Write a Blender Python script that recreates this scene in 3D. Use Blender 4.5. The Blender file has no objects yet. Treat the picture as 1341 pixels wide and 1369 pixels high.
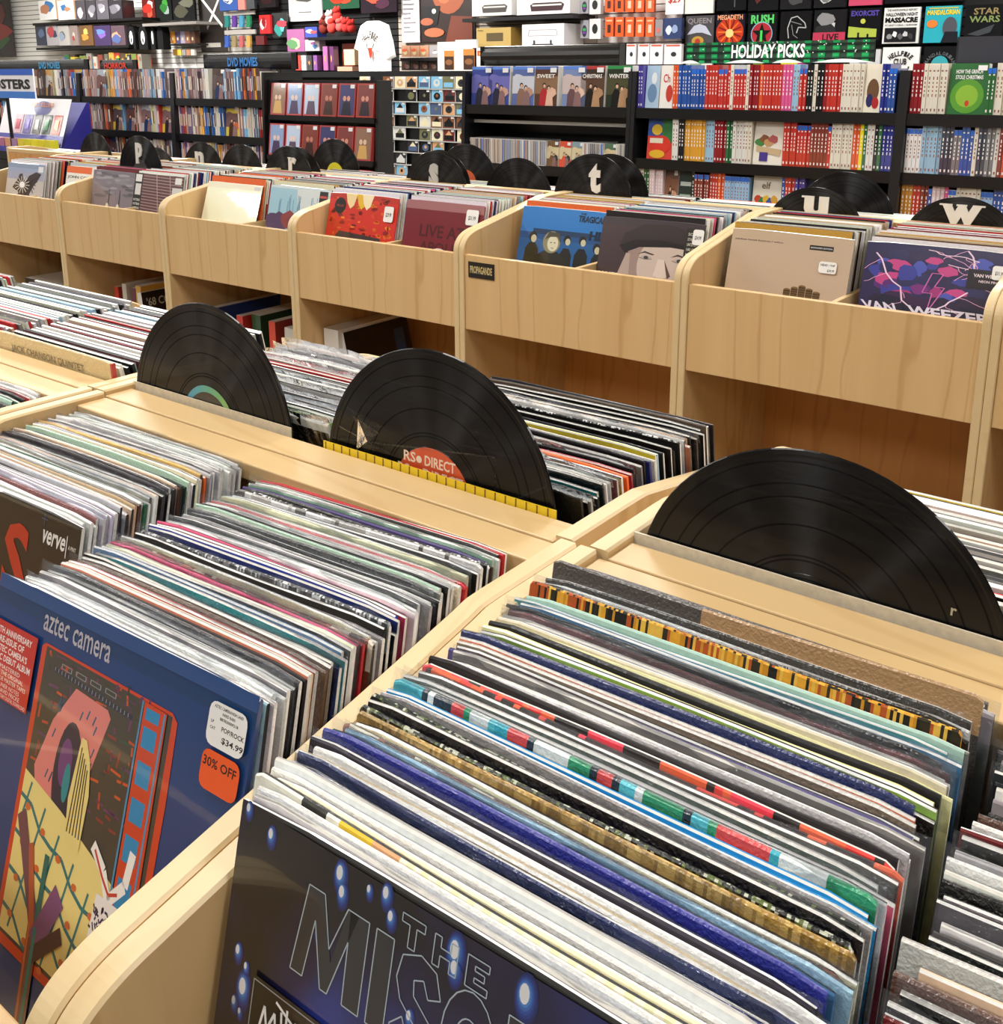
import bpy, math, random, zlib
from mathutils import Vector, Matrix
R = math.radians
rnd = random.Random(7)
scene = bpy.context.scene
C = scene.collection
H = 1.42                                   # eye height

# ------------------------------------------------------------------ camera
FPX, PITCH, ROLL, YAW = 1374.5, 0.2485, -0.0039, 0.6545
fw = Vector((-math.sin(YAW)*math.cos(PITCH), math.cos(YAW)*math.cos(PITCH), -math.sin(PITCH)))
rt = Vector((math.cos(YAW), math.sin(YAW), 0)); up = rt.cross(fw)
rt2 = rt*math.cos(ROLL)+up*math.sin(ROLL); up2 = up*math.cos(ROLL)-rt*math.sin(ROLL)
cam_d = bpy.data.cameras.new('camera'); cam = bpy.data.objects.new('camera', cam_d); C.objects.link(cam)
cam.matrix_world = Matrix(((rt2.x, up2.x, -fw.x, 0), (rt2.y, up2.y, -fw.y, 0), (rt2.z, up2.z, -fw.z, H), (0, 0, 0, 1)))
cam_d.sensor_fit = 'HORIZONTAL'; cam_d.sensor_width = 36; cam_d.lens = 36*FPX/1341
cam_d.shift_y = -(684.5-443.3)/1341
cam_d.clip_start = .02; cam_d.clip_end = 60
scene.camera = cam
# ------------------------------------------------------------------ light and exposure
w = bpy.data.worlds.new('world'); scene.world = w; w.use_nodes = True
w.node_tree.nodes['Background'].inputs[0].default_value = (1, .98, .95, 1)
w.node_tree.nodes['Background'].inputs[1].default_value = .35
LAMPS = [(x, y) for x in (-13.5, -9.3, -5.4, -1.7, 1.9) for y in (-2.6, .6, 3.4, 6.9)]
for k, (x, y) in enumerate(LAMPS):
    ld = bpy.data.lights.new('ceiling_light', 'AREA'); ld.shape = 'RECTANGLE'; ld.size = .6; ld.size_y = 1.2
    ld.energy = (40 if x > -8 else 52)*(2.2 if y > 6 else 1)*(1.8 if y > 6 and x < -8 else 1); ld.color = (1, .985, .95)
    lo = bpy.data.objects.new('ceiling_lamp', ld); C.objects.link(lo); lo.location = (x, y, 3.32)
scene.view_settings.view_transform = 'Standard'; scene.view_settings.look = 'None'
scene.view_settings.exposure = .36; scene.view_settings.gamma = 1
scene.view_settings.use_curve_mapping = False
try: scene.cycles.transparent_max_bounces = 24
except Exception: pass

# ------------------------------------------------------------------ helpers
def lin(c):
    if isinstance(c, str):
        c = c.lstrip('#'); c = tuple(int(c[i:i+2], 16)/255 for i in (0, 2, 4))
    return tuple((v/12.92 if v <= .04045 else ((v+.055)/1.055)**2.4) for v in c[:3])+(1,)
def ray(px, py): return fw+rt2*((px-670.5)/FPX)-up2*((py-443.3)/FPX)
def at(px, py, Y):                          # the point at depth Y (parallel to the rows) seen at a pixel
    d = ray(px, py); d = d*(Y/d.y); return Vector((d.x, Y, d.z+H))
def tag(o, label=None, cat=None, group=None, kind=None):
    if label: o['label'] = label
    if cat: o['category'] = cat
    if group: o['group'] = group
    if kind: o['kind'] = kind
    return o
def empty(name, loc=(0, 0, 0), rz=0, rx=0, ry=0, parent=None):
    o = bpy.data.objects.new(name, None); C.objects.link(o); o.empty_display_size = .05
    o.location = loc; o.rotation_euler = (rx, ry, rz); o.parent = parent
    return o
MATS = {}
class MB:
    def __init__(s): s.v = []; s.f = []; s.c = []
    def face(s, pts, col):
        n = len(s.v); s.v += [tuple(p) for p in pts]; s.f.append(tuple(range(n, n+len(pts)))); s.c.append(lin(col) if isinstance(col, str) else col); return s
    def box(s, x0, x1, y0, y1, z0, z1, col='#808080', cols=None, M=None):
        n = len(s.v)
        vs = [(x0, y0, z0), (x1, y0, z0), (x1, y1, z0), (x0, y1, z0), (x0, y0, z1), (x1, y0, z1), (x1, y1, z1), (x0, y1, z1)]
        if M is not None: vs = [tuple(M @ Vector(v)) for v in vs]
        s.v += vs
        cols = cols or {}
        for k, f in (('front', (0, 1, 5, 4)), ('right', (1, 2, 6, 5)), ('back', (2, 3, 7, 6)), ('left', (3, 0, 4, 7)), ('top', (4, 5, 6, 7)), ('bottom', (3, 2, 1, 0))):
            c = cols.get(k, col); s.f.append(tuple(n+i for i in f)); s.c.append(lin(c) if isinstance(c, str) else c)
        return s
    def prism(s, poly, axis, a, b, col='#808080', capcol=None):
        # poly in the two other axes, extruded from a to b along axis
        def p(u, v, t): return {'x': (t, u, v), 'y': (u, t, v), 'z': (u, v, t)}[axis]
        n = len(s.v); m = len(poly); cc = lin(col) if isinstance(col, str) else col
        s.v += [p(u, v, a) for u, v in poly]+[p(u, v, b) for u, v in poly]
        s.f.append(tuple(n+i for i in range(m))); s.c.append(cc)
        s.f.append(tuple(n+m+i for i in reversed(range(m)))); s.c.append(cc)
        for i in range(m):
            j = (i+1) % m; s.f.append((n+i, n+m+i, n+m+j, n+j)); s.c.append(cc)
        return s
    def tube(s, p0, p1, r, col='#202020', n=10, r1=None):
        p0 = Vector(p0); p1 = Vector(p1); d = (p1-p0).normalized(); a = d.orthogonal().normalized(); b = d.cross(a)
        r1 = r if r1 is None else r1; k = len(s.v); cc = lin(col)
        for P, rr in ((p0, r), (p1, r1)):
            for i in range(n):
                t = 2*math.pi*i/n; s.v.append(tuple(P+(a*math.cos(t)+b*math.sin(t))*rr))
        for i in range(n):
            j = (i+1) % n; s.f.append((k+i, k+j, k+n+j, k+n+i)); s.c.append(cc)
        s.f.append(tuple(k+i for i in reversed(range(n)))); s.c.append(cc)
        s.f.append(tuple(k+n+i for i in range(n))); s.c.append(cc)
        return s
    def ball(s, c, rx, ry, rz, col, nu=10, nv=6):
        k = len(s.v); cc = lin(col)
        for j in range(nv+1):
            ph = math.pi*j/nv
            for i in range(nu):
                t = 2*math.pi*i/nu
                s.v.append((c[0]+rx*math.sin(ph)*math.cos(t), c[1]+ry*math.sin(ph)*math.sin(t), c[2]+rz*math.cos(ph)))
        for j in range(nv):
            for i in range(nu):
                i2 = (i+1) % nu; s.f.append((k+j*nu+i, k+j*nu+i2, k+(j+1)*nu+i2, k+(j+1)*nu+i)); s.c.append(cc)
        return s
    def build(s, name, mat, parent=None, smooth=False, loc=None):
        me = bpy.data.meshes.new(name); me.from_pydata(s.v, [], s.f)
        at_ = me.color_attributes.new('Col', 'FLOAT_COLOR', 'CORNER')
        buf = []
        for f, c in zip(s.f, s.c): buf.extend(tuple(c)*len(f))
        at_.data.foreach_set('color', buf)
        if smooth: me.polygons.foreach_set('use_smooth', [True]*len(me.polygons))
        me.materials.append(MATS[mat] if isinstance(mat, str) else mat)
        me.update()
        o = bpy.data.objects.new(name, me); C.objects.link(o); o.parent = parent
        if loc is not None: o.location = loc
        return o
def new_mat(name):
    m = bpy.data.materials.new(name); m.use_nodes = True; MATS[name] = m
    nt = m.node_tree; return m, nt, nt.nodes['Principled BSDF']
def N(nt, typ, **kw):
    n = nt.nodes.new(typ)
    for k, v in kw.items():
        if k in n.inputs: n.inputs[k].default_value = v
        else: setattr(n, k, v)
    return n
def col_mat(name, rough=.5, coat=0, bump=0, bscale=300, spec=.5, mottle=0, coat_rough=.08, gain=1.0):
    m, nt, b = new_mat(name); L = nt.links.new
    a = N(nt, 'ShaderNodeAttribute', attribute_name='Col'); out = a.outputs['Color']
    if mottle:
        tc = N(nt, 'ShaderNodeTexCoord'); nz = N(nt, 'ShaderNodeTexNoise', Scale=180.0, Detail=4.0)
        L(tc.outputs['Object'], nz.inputs['Vector'])
        mr = N(nt, 'ShaderNodeMapRange'); mr.inputs['From Min'].default_value = .3; mr.inputs['From Max'].default_value = .7
        mr.inputs['To Min'].default_value = 1-mottle; mr.inputs['To Max'].default_value = 1+mottle*.4
        L(nz.outputs['Fac'], mr.inputs['Value'])
        mx = N(nt, 'ShaderNodeVectorMath', operation='SCALE'); L(out, mx.inputs[0]); L(mr.outputs[0], mx.inputs['Scale']); out = mx.outputs[0]
    L(out, b.inputs['Base Color'])
    b.inputs['Roughness'].default_value = rough; b.inputs['Specular IOR Level'].default_value = spec
    b.inputs['Coat Weight'].default_value = coat; b.inputs['Coat Roughness'].default_value = coat_rough
    if bump:
        tc = N(nt, 'ShaderNodeTexCoord'); nz = N(nt, 'ShaderNodeTexNoise', Scale=float(bscale), Detail=3.0)
        bp = N(nt, 'ShaderNodeBump', Strength=bump, Distance=.002)
        L(tc.outputs['Object'], nz.inputs['Vector']); L(nz.outputs['Fac'], bp.inputs['Height'])
        L(bp.outputs[0], b.inputs['Normal']); L(bp.outputs[0], b.inputs['Coat Normal'])
    return m
col_mat('card', .6, mottle=.12)
col_mat('print', .38, coat=.5, bump=.25, bscale=90)
col_mat('jacket', .5, coat=.12, bump=.25, bscale=160, mottle=.10, spec=.35)
col_mat('jacket_wrap', .35, coat=.9, bump=.6, bscale=420, mottle=.09, coat_rough=.1)
col_mat('gloss', .25, coat=.8)
col_mat('shrink', .3, coat=1.0, bump=.12, bscale=14, coat_rough=.04)
col_mat('matte', .85)
col_mat('cloth', .9, bump=.4, bscale=60, spec=.2)
col_mat('metal_black', .35, spec=.5)

def maple(name, base, dark, rough=.38, axis='z', strength=1.0):
    m, nt, b = new_mat(name); L = nt.links.new
    tc = N(nt, 'ShaderNodeTexCoord'); mp = N(nt, 'ShaderNodeMapping')
    mp.inputs['Scale'].default_value = {'z': (24, 24, 1.6), 'y': (24, 1.6, 24), 'x': (1.6, 24, 24)}[axis]
    L(tc.outputs['Object'], mp.inputs['Vector'])
    n1 = N(nt, 'ShaderNodeTexNoise', Scale=1.0, Detail=6.0, Roughness=.6, Distortion=.6); L(mp.outputs[0], n1.inputs['Vector'])
    mp2 = N(nt, 'ShaderNodeMapping'); mp2.inputs['Scale'].default_value = {'z': (5, 5, .9), 'y': (5, .9, 5), 'x': (.9, 5, 5)}[axis]; L(tc.outputs['Object'], mp2.inputs['Vector'])
    wv = N(nt, 'ShaderNodeTexWave', Scale=.7, Distortion=14.0, Detail=3.0); wv.inputs['Detail Scale'].default_value = 1.4; L(mp2.outputs[0], wv.inputs['Vector'])
    rp = N(nt, 'ShaderNodeMapRange'); rp.inputs['From Min'].default_value = .0; rp.inputs['From Max'].default_value = .06
    rp.inputs['To Min'].default_value = .30*strength; rp.inputs['To Max'].default_value = 0; L(wv.outputs['Fac'], rp.inputs['Value'])
    ad = N(nt, 'ShaderNodeMath', operation='MULTIPLY_ADD'); L(n1.outputs['Fac'], ad.inputs[0]); ad.inputs[1].default_value = .5*strength; L(rp.outputs[0], ad.inputs[2])
    mx = N(nt, 'ShaderNodeMix', data_type='RGBA'); L(ad.outputs[0], mx.inputs[0])
    mx.inputs[6].default_value = lin(base); mx.inputs[7].default_value = lin(dark)
    L(mx.outputs[2], b.inputs['Base Color']); b.inputs['Roughness'].default_value = rough
    bp = N(nt, 'ShaderNodeBump', Strength=.06, Distance=.001); L(n1.outputs['Fac'], bp.inputs['Height']); L(bp.outputs[0], b.inputs['Normal'])
    return m
maple('maple', '#dcbb88', '#b08650')
maple('maple_edge', '#d8c093', '#bb9865', axis='y', strength=.55)
maple('maple_board', '#d4b685', '#b08750', axis='x', strength=.6)
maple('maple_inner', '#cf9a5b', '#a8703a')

def vinyl_mat():
    m, nt, b = new_mat('vinyl'); L = nt.links.new
    b.inputs['Base Color'].default_value = (.004, .004, .005, 1); b.inputs['Roughness'].default_value = .24
    b.inputs['Specular IOR Level'].default_value = .26
    tc = N(nt, 'ShaderNodeTexCoord'); ln = N(nt, 'ShaderNodeVectorMath', operation='LENGTH')
    mul = N(nt, 'ShaderNodeVectorMath', operation='MULTIPLY'); mul.inputs[1].default_value = (1, 0, 1)
    L(tc.outputs['Object'], mul.inputs[0]); L(mul.outputs[0], ln.inputs[0])
    nz = N(nt, 'ShaderNodeTexNoise', Detail=4.0, Scale=1.0); nz.noise_dimensions = '1D'
    s1 = N(nt, 'ShaderNodeMath', operation='MULTIPLY'); L(ln.outputs['Value'], s1.inputs[0]); s1.inputs[1].default_value = 900
    L(s1.outputs[0], nz.inputs['W'])
    vo = N(nt, 'ShaderNodeTexVoronoi', Scale=1.0); vo.voronoi_dimensions = '1D'
    s2 = N(nt, 'ShaderNodeMath', operation='MULTIPLY'); L(ln.outputs['Value'], s2.inputs[0]); s2.inputs[1].default_value = 62
    L(s2.outputs[0], vo.inputs['W'])
    gap = N(nt, 'ShaderNodeMapRange'); gap.inputs['From Min'].default_value = 0; gap.inputs['From Max'].default_value = .07; L(vo.outputs['Distance'], gap.inputs['Value'])
    rr = N(nt, 'ShaderNodeMapRange'); rr.inputs['To Min'].default_value = .6; rr.inputs['To Max'].default_value = .33; L(gap.outputs[0], rr.inputs['Value'])
    L(rr.outputs[0], b.inputs['Roughness']); sp = N(nt, 'ShaderNodeMapRange'); sp.inputs['To Min'].default_value = .02; sp.inputs['To Max'].default_value = .30; L(gap.outputs[0], sp.inputs['Value']); L(sp.outputs[0], b.inputs['Specular IOR Level'])
    bp = N(nt, 'ShaderNodeBump', Strength=.12, Distance=.0004); L(nz.outputs['Fac'], bp.inputs['Height'])
    L(bp.outputs[0], b.inputs['Normal'])
    b.inputs['Anisotropic'].default_value = 1.0; b.inputs['Anisotropic Rotation'].default_value = .25
    tg = N(nt, 'ShaderNodeTangent'); tg.direction_type = 'RADIAL'; tg.axis = 'Y'; L(tg.outputs[0], b.inputs['Tangent'])
    b.inputs['Coat Weight'].default_value = .12; b.inputs['Coat Roughness'].default_value = .04
vinyl_mat()
def film_mat():
    m = bpy.data.materials.new('film'); m.use_nodes = True; MATS['film'] = m; nt = m.node_tree; L = nt.links.new
    nt.nodes.remove(nt.nodes['Principled BSDF'])
    tr = N(nt, 'ShaderNodeBsdfTransparent'); tr.inputs[0].default_value = (.93, .94, .95, 1)
    gl = N(nt, 'ShaderNodeBsdfGlossy'); gl.inputs['Roughness'].default_value = .16; gl.inputs[0].default_value = (.95, .96, 1, 1)
    df = N(nt, 'ShaderNodeBsdfTranslucent'); df.inputs[0].default_value = (.8, .82, .85, 1)
    tc = N(nt, 'ShaderNodeTexCoord'); nz = N(nt, 'ShaderNodeTexNoise', Scale=45.0, Detail=3.0, Distortion=1.5); L(tc.outputs['Object'], nz.inputs['Vector'])
    bp = N(nt, 'ShaderNodeBump', Strength=.9, Distance=.006); L(nz.outputs['Fac'], bp.inputs['Height']); L(bp.outputs[0], gl.inputs['Normal'])
    m1 = N(nt, 'ShaderNodeMixShader'); m1.inputs[0].default_value = .03; L(tr.outputs[0], m1.inputs[1]); L(df.outputs[0], m1.inputs[2])
    fr = N(nt, 'ShaderNodeLayerWeight'); fr.inputs[0].default_value = .2
    m2 = N(nt, 'ShaderNodeMixShader'); L(fr.outputs['Fresnel'], m2.inputs[0]); L(m1.outputs[0], m2.inputs[1]); L(gl.outputs[0], m2.inputs[2])
    L(m2.outputs[0], nt.nodes['Material Output'].inputs[0])
film_mat()
def glow_mat(name, col, s):
    m, nt, b = new_mat(name); b.inputs['Emission Color'].default_value = lin(col); b.inputs['Emission Strength'].default_value = s
glow_mat('lamp_glow', '#fff6e8', 3.0)

# text ---------------------------------------------------------------
GL = {}
def glyphs(s, bold=.0, res=2):
    k = (s, bold)
    if k not in GL:
        cu = bpy.data.curves.new('t', 'FONT'); cu.body = s; cu.resolution_u = res; cu.offset = bold; cu.fill_mode = 'FRONT'
        ob = bpy.data.objects.new('t', cu); C.objects.link(ob)
        dg = bpy.context.evaluated_depsgraph_get(); me = bpy.data.meshes.new_from_object(ob.evaluated_get(dg))
        vs = [(v.co.x, v.co.y) for v in me.vertices]; fs = [tuple(p.vertices) for p in me.polygons]
        ed = {}
        for f in fs:
            for i in range(len(f)):
                a, b = f[i], f[(i+1) % len(f)]; e = (min(a, b), max(a, b)); ed.setdefault(e, []).append((a, b))
        bd = [v[0] for v in ed.values() if len(v) == 1]
        bpy.data.objects.remove(ob); bpy.data.curves.remove(cu); bpy.data.meshes.remove(me)
        xs = [v[0] for v in vs] or [0]; ys = [v[1] for v in vs] or [0]
        GL[k] = (vs, fs, bd, min(xs), max(xs), min(ys), max(ys))
    return GL[k]
def put_text(mb, s, x0, x1, z0, z1, y, col, bold=.02, depth=0, rot=0, shear=0):
    """string stretched into the rectangle x0..x1, z0..z1 of a sheet facing -y"""
    vs, fs, bd, a, b, c, d = glyphs(s, bold); n = len(mb.v); cc = lin(col)
    def T(v):
        x = x0+(v[0]-a)/(b-a)*(x1-x0); z = z0+(v[1]-c)/(d-c)*(z1-z0); x += shear*(z-z0)
        if rot:
            cx, cz = (x0+x1)/2, (z0+z1)/2; ca, sa = math.cos(rot), math.sin(rot); x, z = cx+(x-cx)*ca-(z-cz)*sa, cz+(x-cx)*sa+(z-cz)*ca
        return x, z
    for v in vs: x, z = T(v); mb.v.append((x, y, z))
    for f in fs: mb.f.append(tuple(n+i for i in f)); mb.c.append(cc)
    if depth:
        m = len(mb.v)
        for v in vs: x, z = T(v); mb.v.append((x, y+depth, z))
        for e in bd: mb.f.append((n+e[0], n+e[1], m+e[1], m+e[0])); mb.c.append(cc)
    return mb
def arc_text(mb, s, cx, cz, r, a0, a1, h, y, col, bold=.03):
    n = len(s)
    for i, ch in enumerate(s):
        if ch == ' ': continue
        a = a0+(a1-a0)*(i+.5)/n; x = cx+r*math.sin(a); z = cz+r*math.cos(a); wd = abs(a1-a0)*r/n*.8
        put_text(mb, ch, x-wd/2, x+wd/2, z-h/2, z+h/2, y, col, bold, rot=-a)
def ell(cx, cz, rx, rz, n=18, a0=0, a1=2*math.pi):
    return [(cx+rx*math.cos(a0+(a1-a0)*i/n), cz+rz*math.sin(a0+(a1-a0)*i/n)) for i in range(n if abs(a1-a0-2*math.pi) < .01 else n+1)]
class Art:                                  # flat print on a sheet facing -y, unit square coordinates
    def __init__(s, W, Hh, y0=0, step=.00004, ox=None, oz=0): s.W = W; s.H = Hh; s.y = y0; s.st = step; s.k = 1; s.vm = None; s.mb = MB(); s.ox = -W/2 if ox is None else ox; s.oz = oz
    def P(s, u, v):
        if s.vm: v = s.vm(v)
        return (s.ox+u*s.W, s.y-s.st*s.k, s.oz+v*s.H)
    def poly(s, pts, col, keep=False): 
        s.mb.face([s.P(u, v) for u, v in pts], col)
        if not keep: s.k += 1
        return s
    def rect(s, u0, u1, v0, v1, col, keep=False): return s.poly([(u0, v0), (u1, v0), (u1, v1), (u0, v1)], col, keep)
    def line(s, a, b, wd, col, keep=True):
        dx, dy = b[0]-a[0], b[1]-a[1]; l = math.hypot(dx, dy) or 1; nx, ny = -dy/l*wd/2, dx/l*wd/2
        return s.poly([(a[0]+nx, a[1]+ny), (a[0]-nx, a[1]-ny), (b[0]-nx, b[1]-ny), (b[0]+nx, b[1]+ny)], col, keep)
    def pline(s, pts, wd, col):
        for a, b in zip(pts, pts[1:]): s.line(a, b, wd, col)
        s.k += 1; return s
    def text(s, t, u0, u1, v0, v1, col, bold=.02, rot=0, shear=0):
        put_text(s.mb, t, s.ox+u0*s.W, s.ox+u1*s.W, s.oz+v0*s.H, s.oz+v1*s.H, s.y-s.st*s.k, col, bold, rot=rot, shear=shear); s.k += 1; return s
    def build(s, parent, name='cover_print', mat='shrink'): return s.mb.build(name, mat, parent)

# ------------------------------------------------------------------ room shell
def room():
    m, nt, b = new_mat('floor_tile'); L = nt.links.new
    tc = N(nt, 'ShaderNodeTexCoord'); nz = N(nt, 'ShaderNodeTexNoise', Scale=3.0, Detail=5.0); L(tc.outputs['Object'], nz.inputs['Vector'])
    mx = N(nt, 'ShaderNodeMix', data_type='RGBA'); mx.inputs[6].default_value = lin('#6b625a'); mx.inputs[7].default_value = lin('#8d8378'); L(nz.outputs['Fac'], mx.inputs[0]); L(mx.outputs[2], b.inputs['Base Color']); b.inputs['Roughness'].default_value = .6
    x0, x1, y0, y1, h = -19.5, 4.5, -5.0, 9.3, 3.4
    for nm, bx, col, mt in (('floor', (x0, x1, y0, y1, -.1, 0), '#80776c', 'floor_tile'), ('ceiling', (x0, x1, y0, y1, h, h+.1), '#eeeae2', 'matte'),
                        ('wall_far', (x0, x1, y1-.1, y1, 0, h), '#d9d6d0', 'matte'), ('wall_left', (x0-.1, x0, y0, y1, 0, h), '#d9d6d0', 'matte'),
                        ('wall_right', (x1, x1+.1, y0, y1, 0, h), '#6a655f', 'matte'), ('wall_near', (x0, x1, y0-.1, y0, 0, h), '#35322f', 'matte')):
        o = MB().box(*bx, col=col).build(nm, mt); tag(o, kind='structure')
room()
for k, (x, y) in enumerate(LAMPS):
    o = empty('ceiling_light', (x, y, 3.4)); tag(o, 'white rectangular ceiling light panel set into the ceiling', 'light', 'ceiling light panels')
    mb = MB()
    for a in ((-.33, .33, -.63, -.6), (-.33, .33, .6, .63), (-.33, -.3, -.6, .6), (.3, .33, -.6, .6)): mb.box(*a, -.05, -.002, col='#e8e8e6')
    mb.build('frame', 'matte', o); MB().box(-.3, .3, -.6, .6, -.045, -.035, col='#ffffff').build('diffuser', 'lamp_glow', o)

# ------------------------------------------------------------------ record bins
Z0 = .905                                   # top of the front panel
def bez(p0, p1, p2, n): return [((1-t)**2*p0[0]+2*t*(1-t)*p1[0]+t*t*p2[0], (1-t)**2*p0[1]+2*t*(1-t)*p1[1]+t*t*p2[1]) for t in [k/n for k in range(n+1)]]
PROFILE = [(0, 0)]+bez((0, Z0+.004), (0, Z0+.058), (.083, Z0+.0685), 12)+[ (.40, Z0+.1265), (.42, Z0+.130), (.44, Z0+.1305), (.5465, Z0+.1305), (.5465, 0)]
UW = .72
NEAR = [(.058, 0)]+bez((.058, Z0+.022), (.059, Z0+.066), (.12, Z0+.0748), 16)+[ (.196, Z0+.0885), (.345, Z0+.1155), (.405, Z0+.1265), (.42, Z0+.130), (.44, Z0+.1305), (.5465, Z0+.1305), (.5465, 0)]
def side_mesh(x0, x1, PROFILE=PROFILE):
    """side panel with separate veneered faces and pale edge band"""
    me = bpy.data.meshes.new('side_panel'); n = len(PROFILE)
    e = .0022
    # inset profile for a small rounded edge
    def off(k):
        a = Vector(PROFILE[k-1]); b = Vector(PROFILE[k]); c = Vector(PROFILE[(k+1) % n])
        d1 = (b-a).normalized(); d2 = (c-b).normalized(); n1 = Vector((d1.y, -d1.x)); n2 = Vector((d2.y, -d2.x)); m = (n1+n2).normalized()
        return b+m*(e/max(.4, m.dot(n1)))
    ins = [off(k) for k in range(n)]
    vs = [(x0, p.x, p.y) for p in ins]+[(x0+e, *p) for p in PROFILE]+[(x1-e, *p) for p in PROFILE]+[(x1, p.x, p.y) for p in ins]
    fs = [tuple(reversed(range(n))), tuple(range(3*n, 4*n))]; mi = [0, 0]
    for r in range(3):
        for i in range(n):
            j = (i+1) % n; fs.append((r*n+i, r*n+j, (r+1)*n+j, (r+1)*n+i)); mi.append(1)
    me.from_pydata(vs, [], fs); me.materials.append(MATS['maple']); me.materials.append(MATS['maple_edge'])
    me.polygons.foreach_set('material_index', mi); me.update(); return me
SIDES = (side_mesh(-.3595, -.3405), side_mesh(.3405, .3595))
NSIDES = (side_mesh(-.3595, -.3405, NEAR), side_mesh(.3405, .3595, NEAR))
def wood(name, bx, mat, parent, bev=.0015):
    o = MB().box(*bx).build(name, mat, parent)
    b = o.modifiers.new('b', 'BEVEL'); b.width = bev; b.segments = 2
    return o
BINMESH = {}
def record_bin(x, yj, facing, label, floor_h=-.17, near=False):
    """facing 0: front towards the camera (y grows to the joint); facing 1: mirrored behind the joint"""
    t = empty('record_bin', (x, yj-.548 if facing == 0 else yj+.548, 0), 0 if facing == 0 else math.pi)
    tag(t, label, 'record bin')
    fo = .058 if near else 0
    for me in (NSIDES if near else SIDES):
        o = bpy.data.objects.new('side_panel', me); C.objects.link(o); o.parent = t
    parts = dict(front_panel=((-.3405, .3405, .006+fo, .024+fo, Z0-.2225, Z0), 'maple'),
                 floor_board=((-.3405, .3405, .0245+fo, .527, Z0+floor_h-.018, Z0+floor_h), 'maple_board'),
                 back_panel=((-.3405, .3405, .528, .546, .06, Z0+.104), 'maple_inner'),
                 top_board=((-.3405, .3405, .508, .5465, Z0+.105, Z0+.124), 'maple_board'),
                 divider=((-.007, .007, .0245+fo, .5275, Z0+floor_h+.001, Z0-.012), 'maple_board'),
                 bottom_shelf=((-.3405, .3405, .02, .527, .215, .235), 'maple_board'),
                 kick_board=((-.3405, .3405, .05, .068, 0, .2145), 'maple'))
    for nm, (bx, mt) in parts.items():
        k = (nm, floor_h, near)
        if k not in BINMESH:
            BINMESH[k] = wood(nm, bx, mt, t)
        else:
            s = BINMESH[k]; o = s.copy(); C.objects.link(o); o.parent = t
    return t
ORD = ['first', 'second', 'third', 'fourth', 'fifth', 'sixth', 'seventh', 'eighth', 'ninth', 'tenth']
def nth(k):
    if k <= 10: return ORD[k-1]
    return '%d%s' % (k, 'th' if 10 < k % 100 < 14 else {1: 'st', 2: 'nd', 3: 'rd'}.get(k % 10, 'th'))
X0 = -4.0527+.36; FJ = 2.2616+.548          # far row: first unit centre, joint
NJ = .668; XR = -.4312                      # near island joint and the seam between its two front bins
names_near = {0: 'maple record bin in the right foreground behind the dark night-lights cover', -1: 'maple record bin in the left foreground holding the blue front cover', -2: 'maple record bin at left edge beyond the left foreground bin'}
for k in (-2, -1, 0):
    record_bin(XR+.36+UW*k-(.006 if k == -2 else 0), NJ, 0, names_near[k], -.172 if k == 0 else -.187, near=True)
back_names = {1: 'maple bin on the far side of the near island, right end, out past the frame', 0: 'maple bin behind the big plain black disc on the near island', -1: 'maple bin on the far side of the near island between two black discs',
              -2: 'maple bin on the far side of the near island, left of the ring-label disc', -3: 'maple bin on the far side of the near island at the left edge', }
for k in (-3, -2, -1, 0):
    record_bin(XR+.36+UW*k+(.007 if k == 0 else -.007), NJ, 1, back_names[k], -.172)
far_names = ['facing bin with the winged horse cover at far left', 'facing bin with the grey cloud and maroon slatted covers', 'facing bin with the plain cream and blue tree covers',
             'facing bin with the fiery red and dark red covers', 'facing bin with the small black maker plate', 'facing bin with the plain beige and purple lightning covers', 'facing bin cut off at the right edge']
for i in range(-1, 6):
    record_bin(X0+UW*i, FJ, 0, 'maple record '+far_names[i+1], -.187)
for i in range(-2, 6):
    record_bin(X0+UW*i, FJ, 1, 'rear bin back to back with the '+far_names[max(0, i+1)].replace('facing bin with the ', 'bin with ').replace('facing ', '') if i > -2 else 'maple record bin at the far left end behind the row', -.204)

# ------------------------------------------------------------------ record sleeves
PAL = {'w': ('white', '#eceae6'), 'W': ('glossy white', '#f6f5f3'), 'k': ('black', '#121214'), 'K': ('charcoal', '#2c2b2e'), 'g': ('grey', '#8f8d8c'), 'G': ('dark grey', '#57524f'),
       'c': ('cream', '#e9e2c4'), 'C': ('pale yellow', '#e4e2a8'), 't': ('tan', '#c9ab84'), 'T': ('taupe', '#776a5e'), 'n': ('navy', '#1d2c66'), 'N': ('royal blue', '#2c3b9c'), 'b': ('bright blue', '#1e8fd0'),
       'B': ('steel blue', '#4d7aa6'), 'l': ('light blue', '#a9cde0'), 'r': ('red', '#c2262a'), 'R': ('dark red', '#6e1f22'), 'p': ('pink', '#d5577a'), 'P': ('crimson', '#b12b4c'), 'o': ('orange', '#e56a2e'),
       'O': ('coral', '#e58a6c'), 'y': ('yellow', '#e4cf3c'), 'Y': ('gold', '#c49a3c'), 'e': ('teal', '#2f8c94'), 'E': ('pale green', '#b9d6c2'), 'f': ('green', '#2c7b52'), 'm': ('brown', '#5d3f30'),
       'v': ('lavender', '#d4cedb'), 'V': ('violet', '#5a4a86'), 'i': ('lime', '#9fc04a'), 's': ('silver grey', '#bdbcbb'), 'q': ('peach', '#e6c3a4'), 'x': ('dark green', '#1f4030')}
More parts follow.
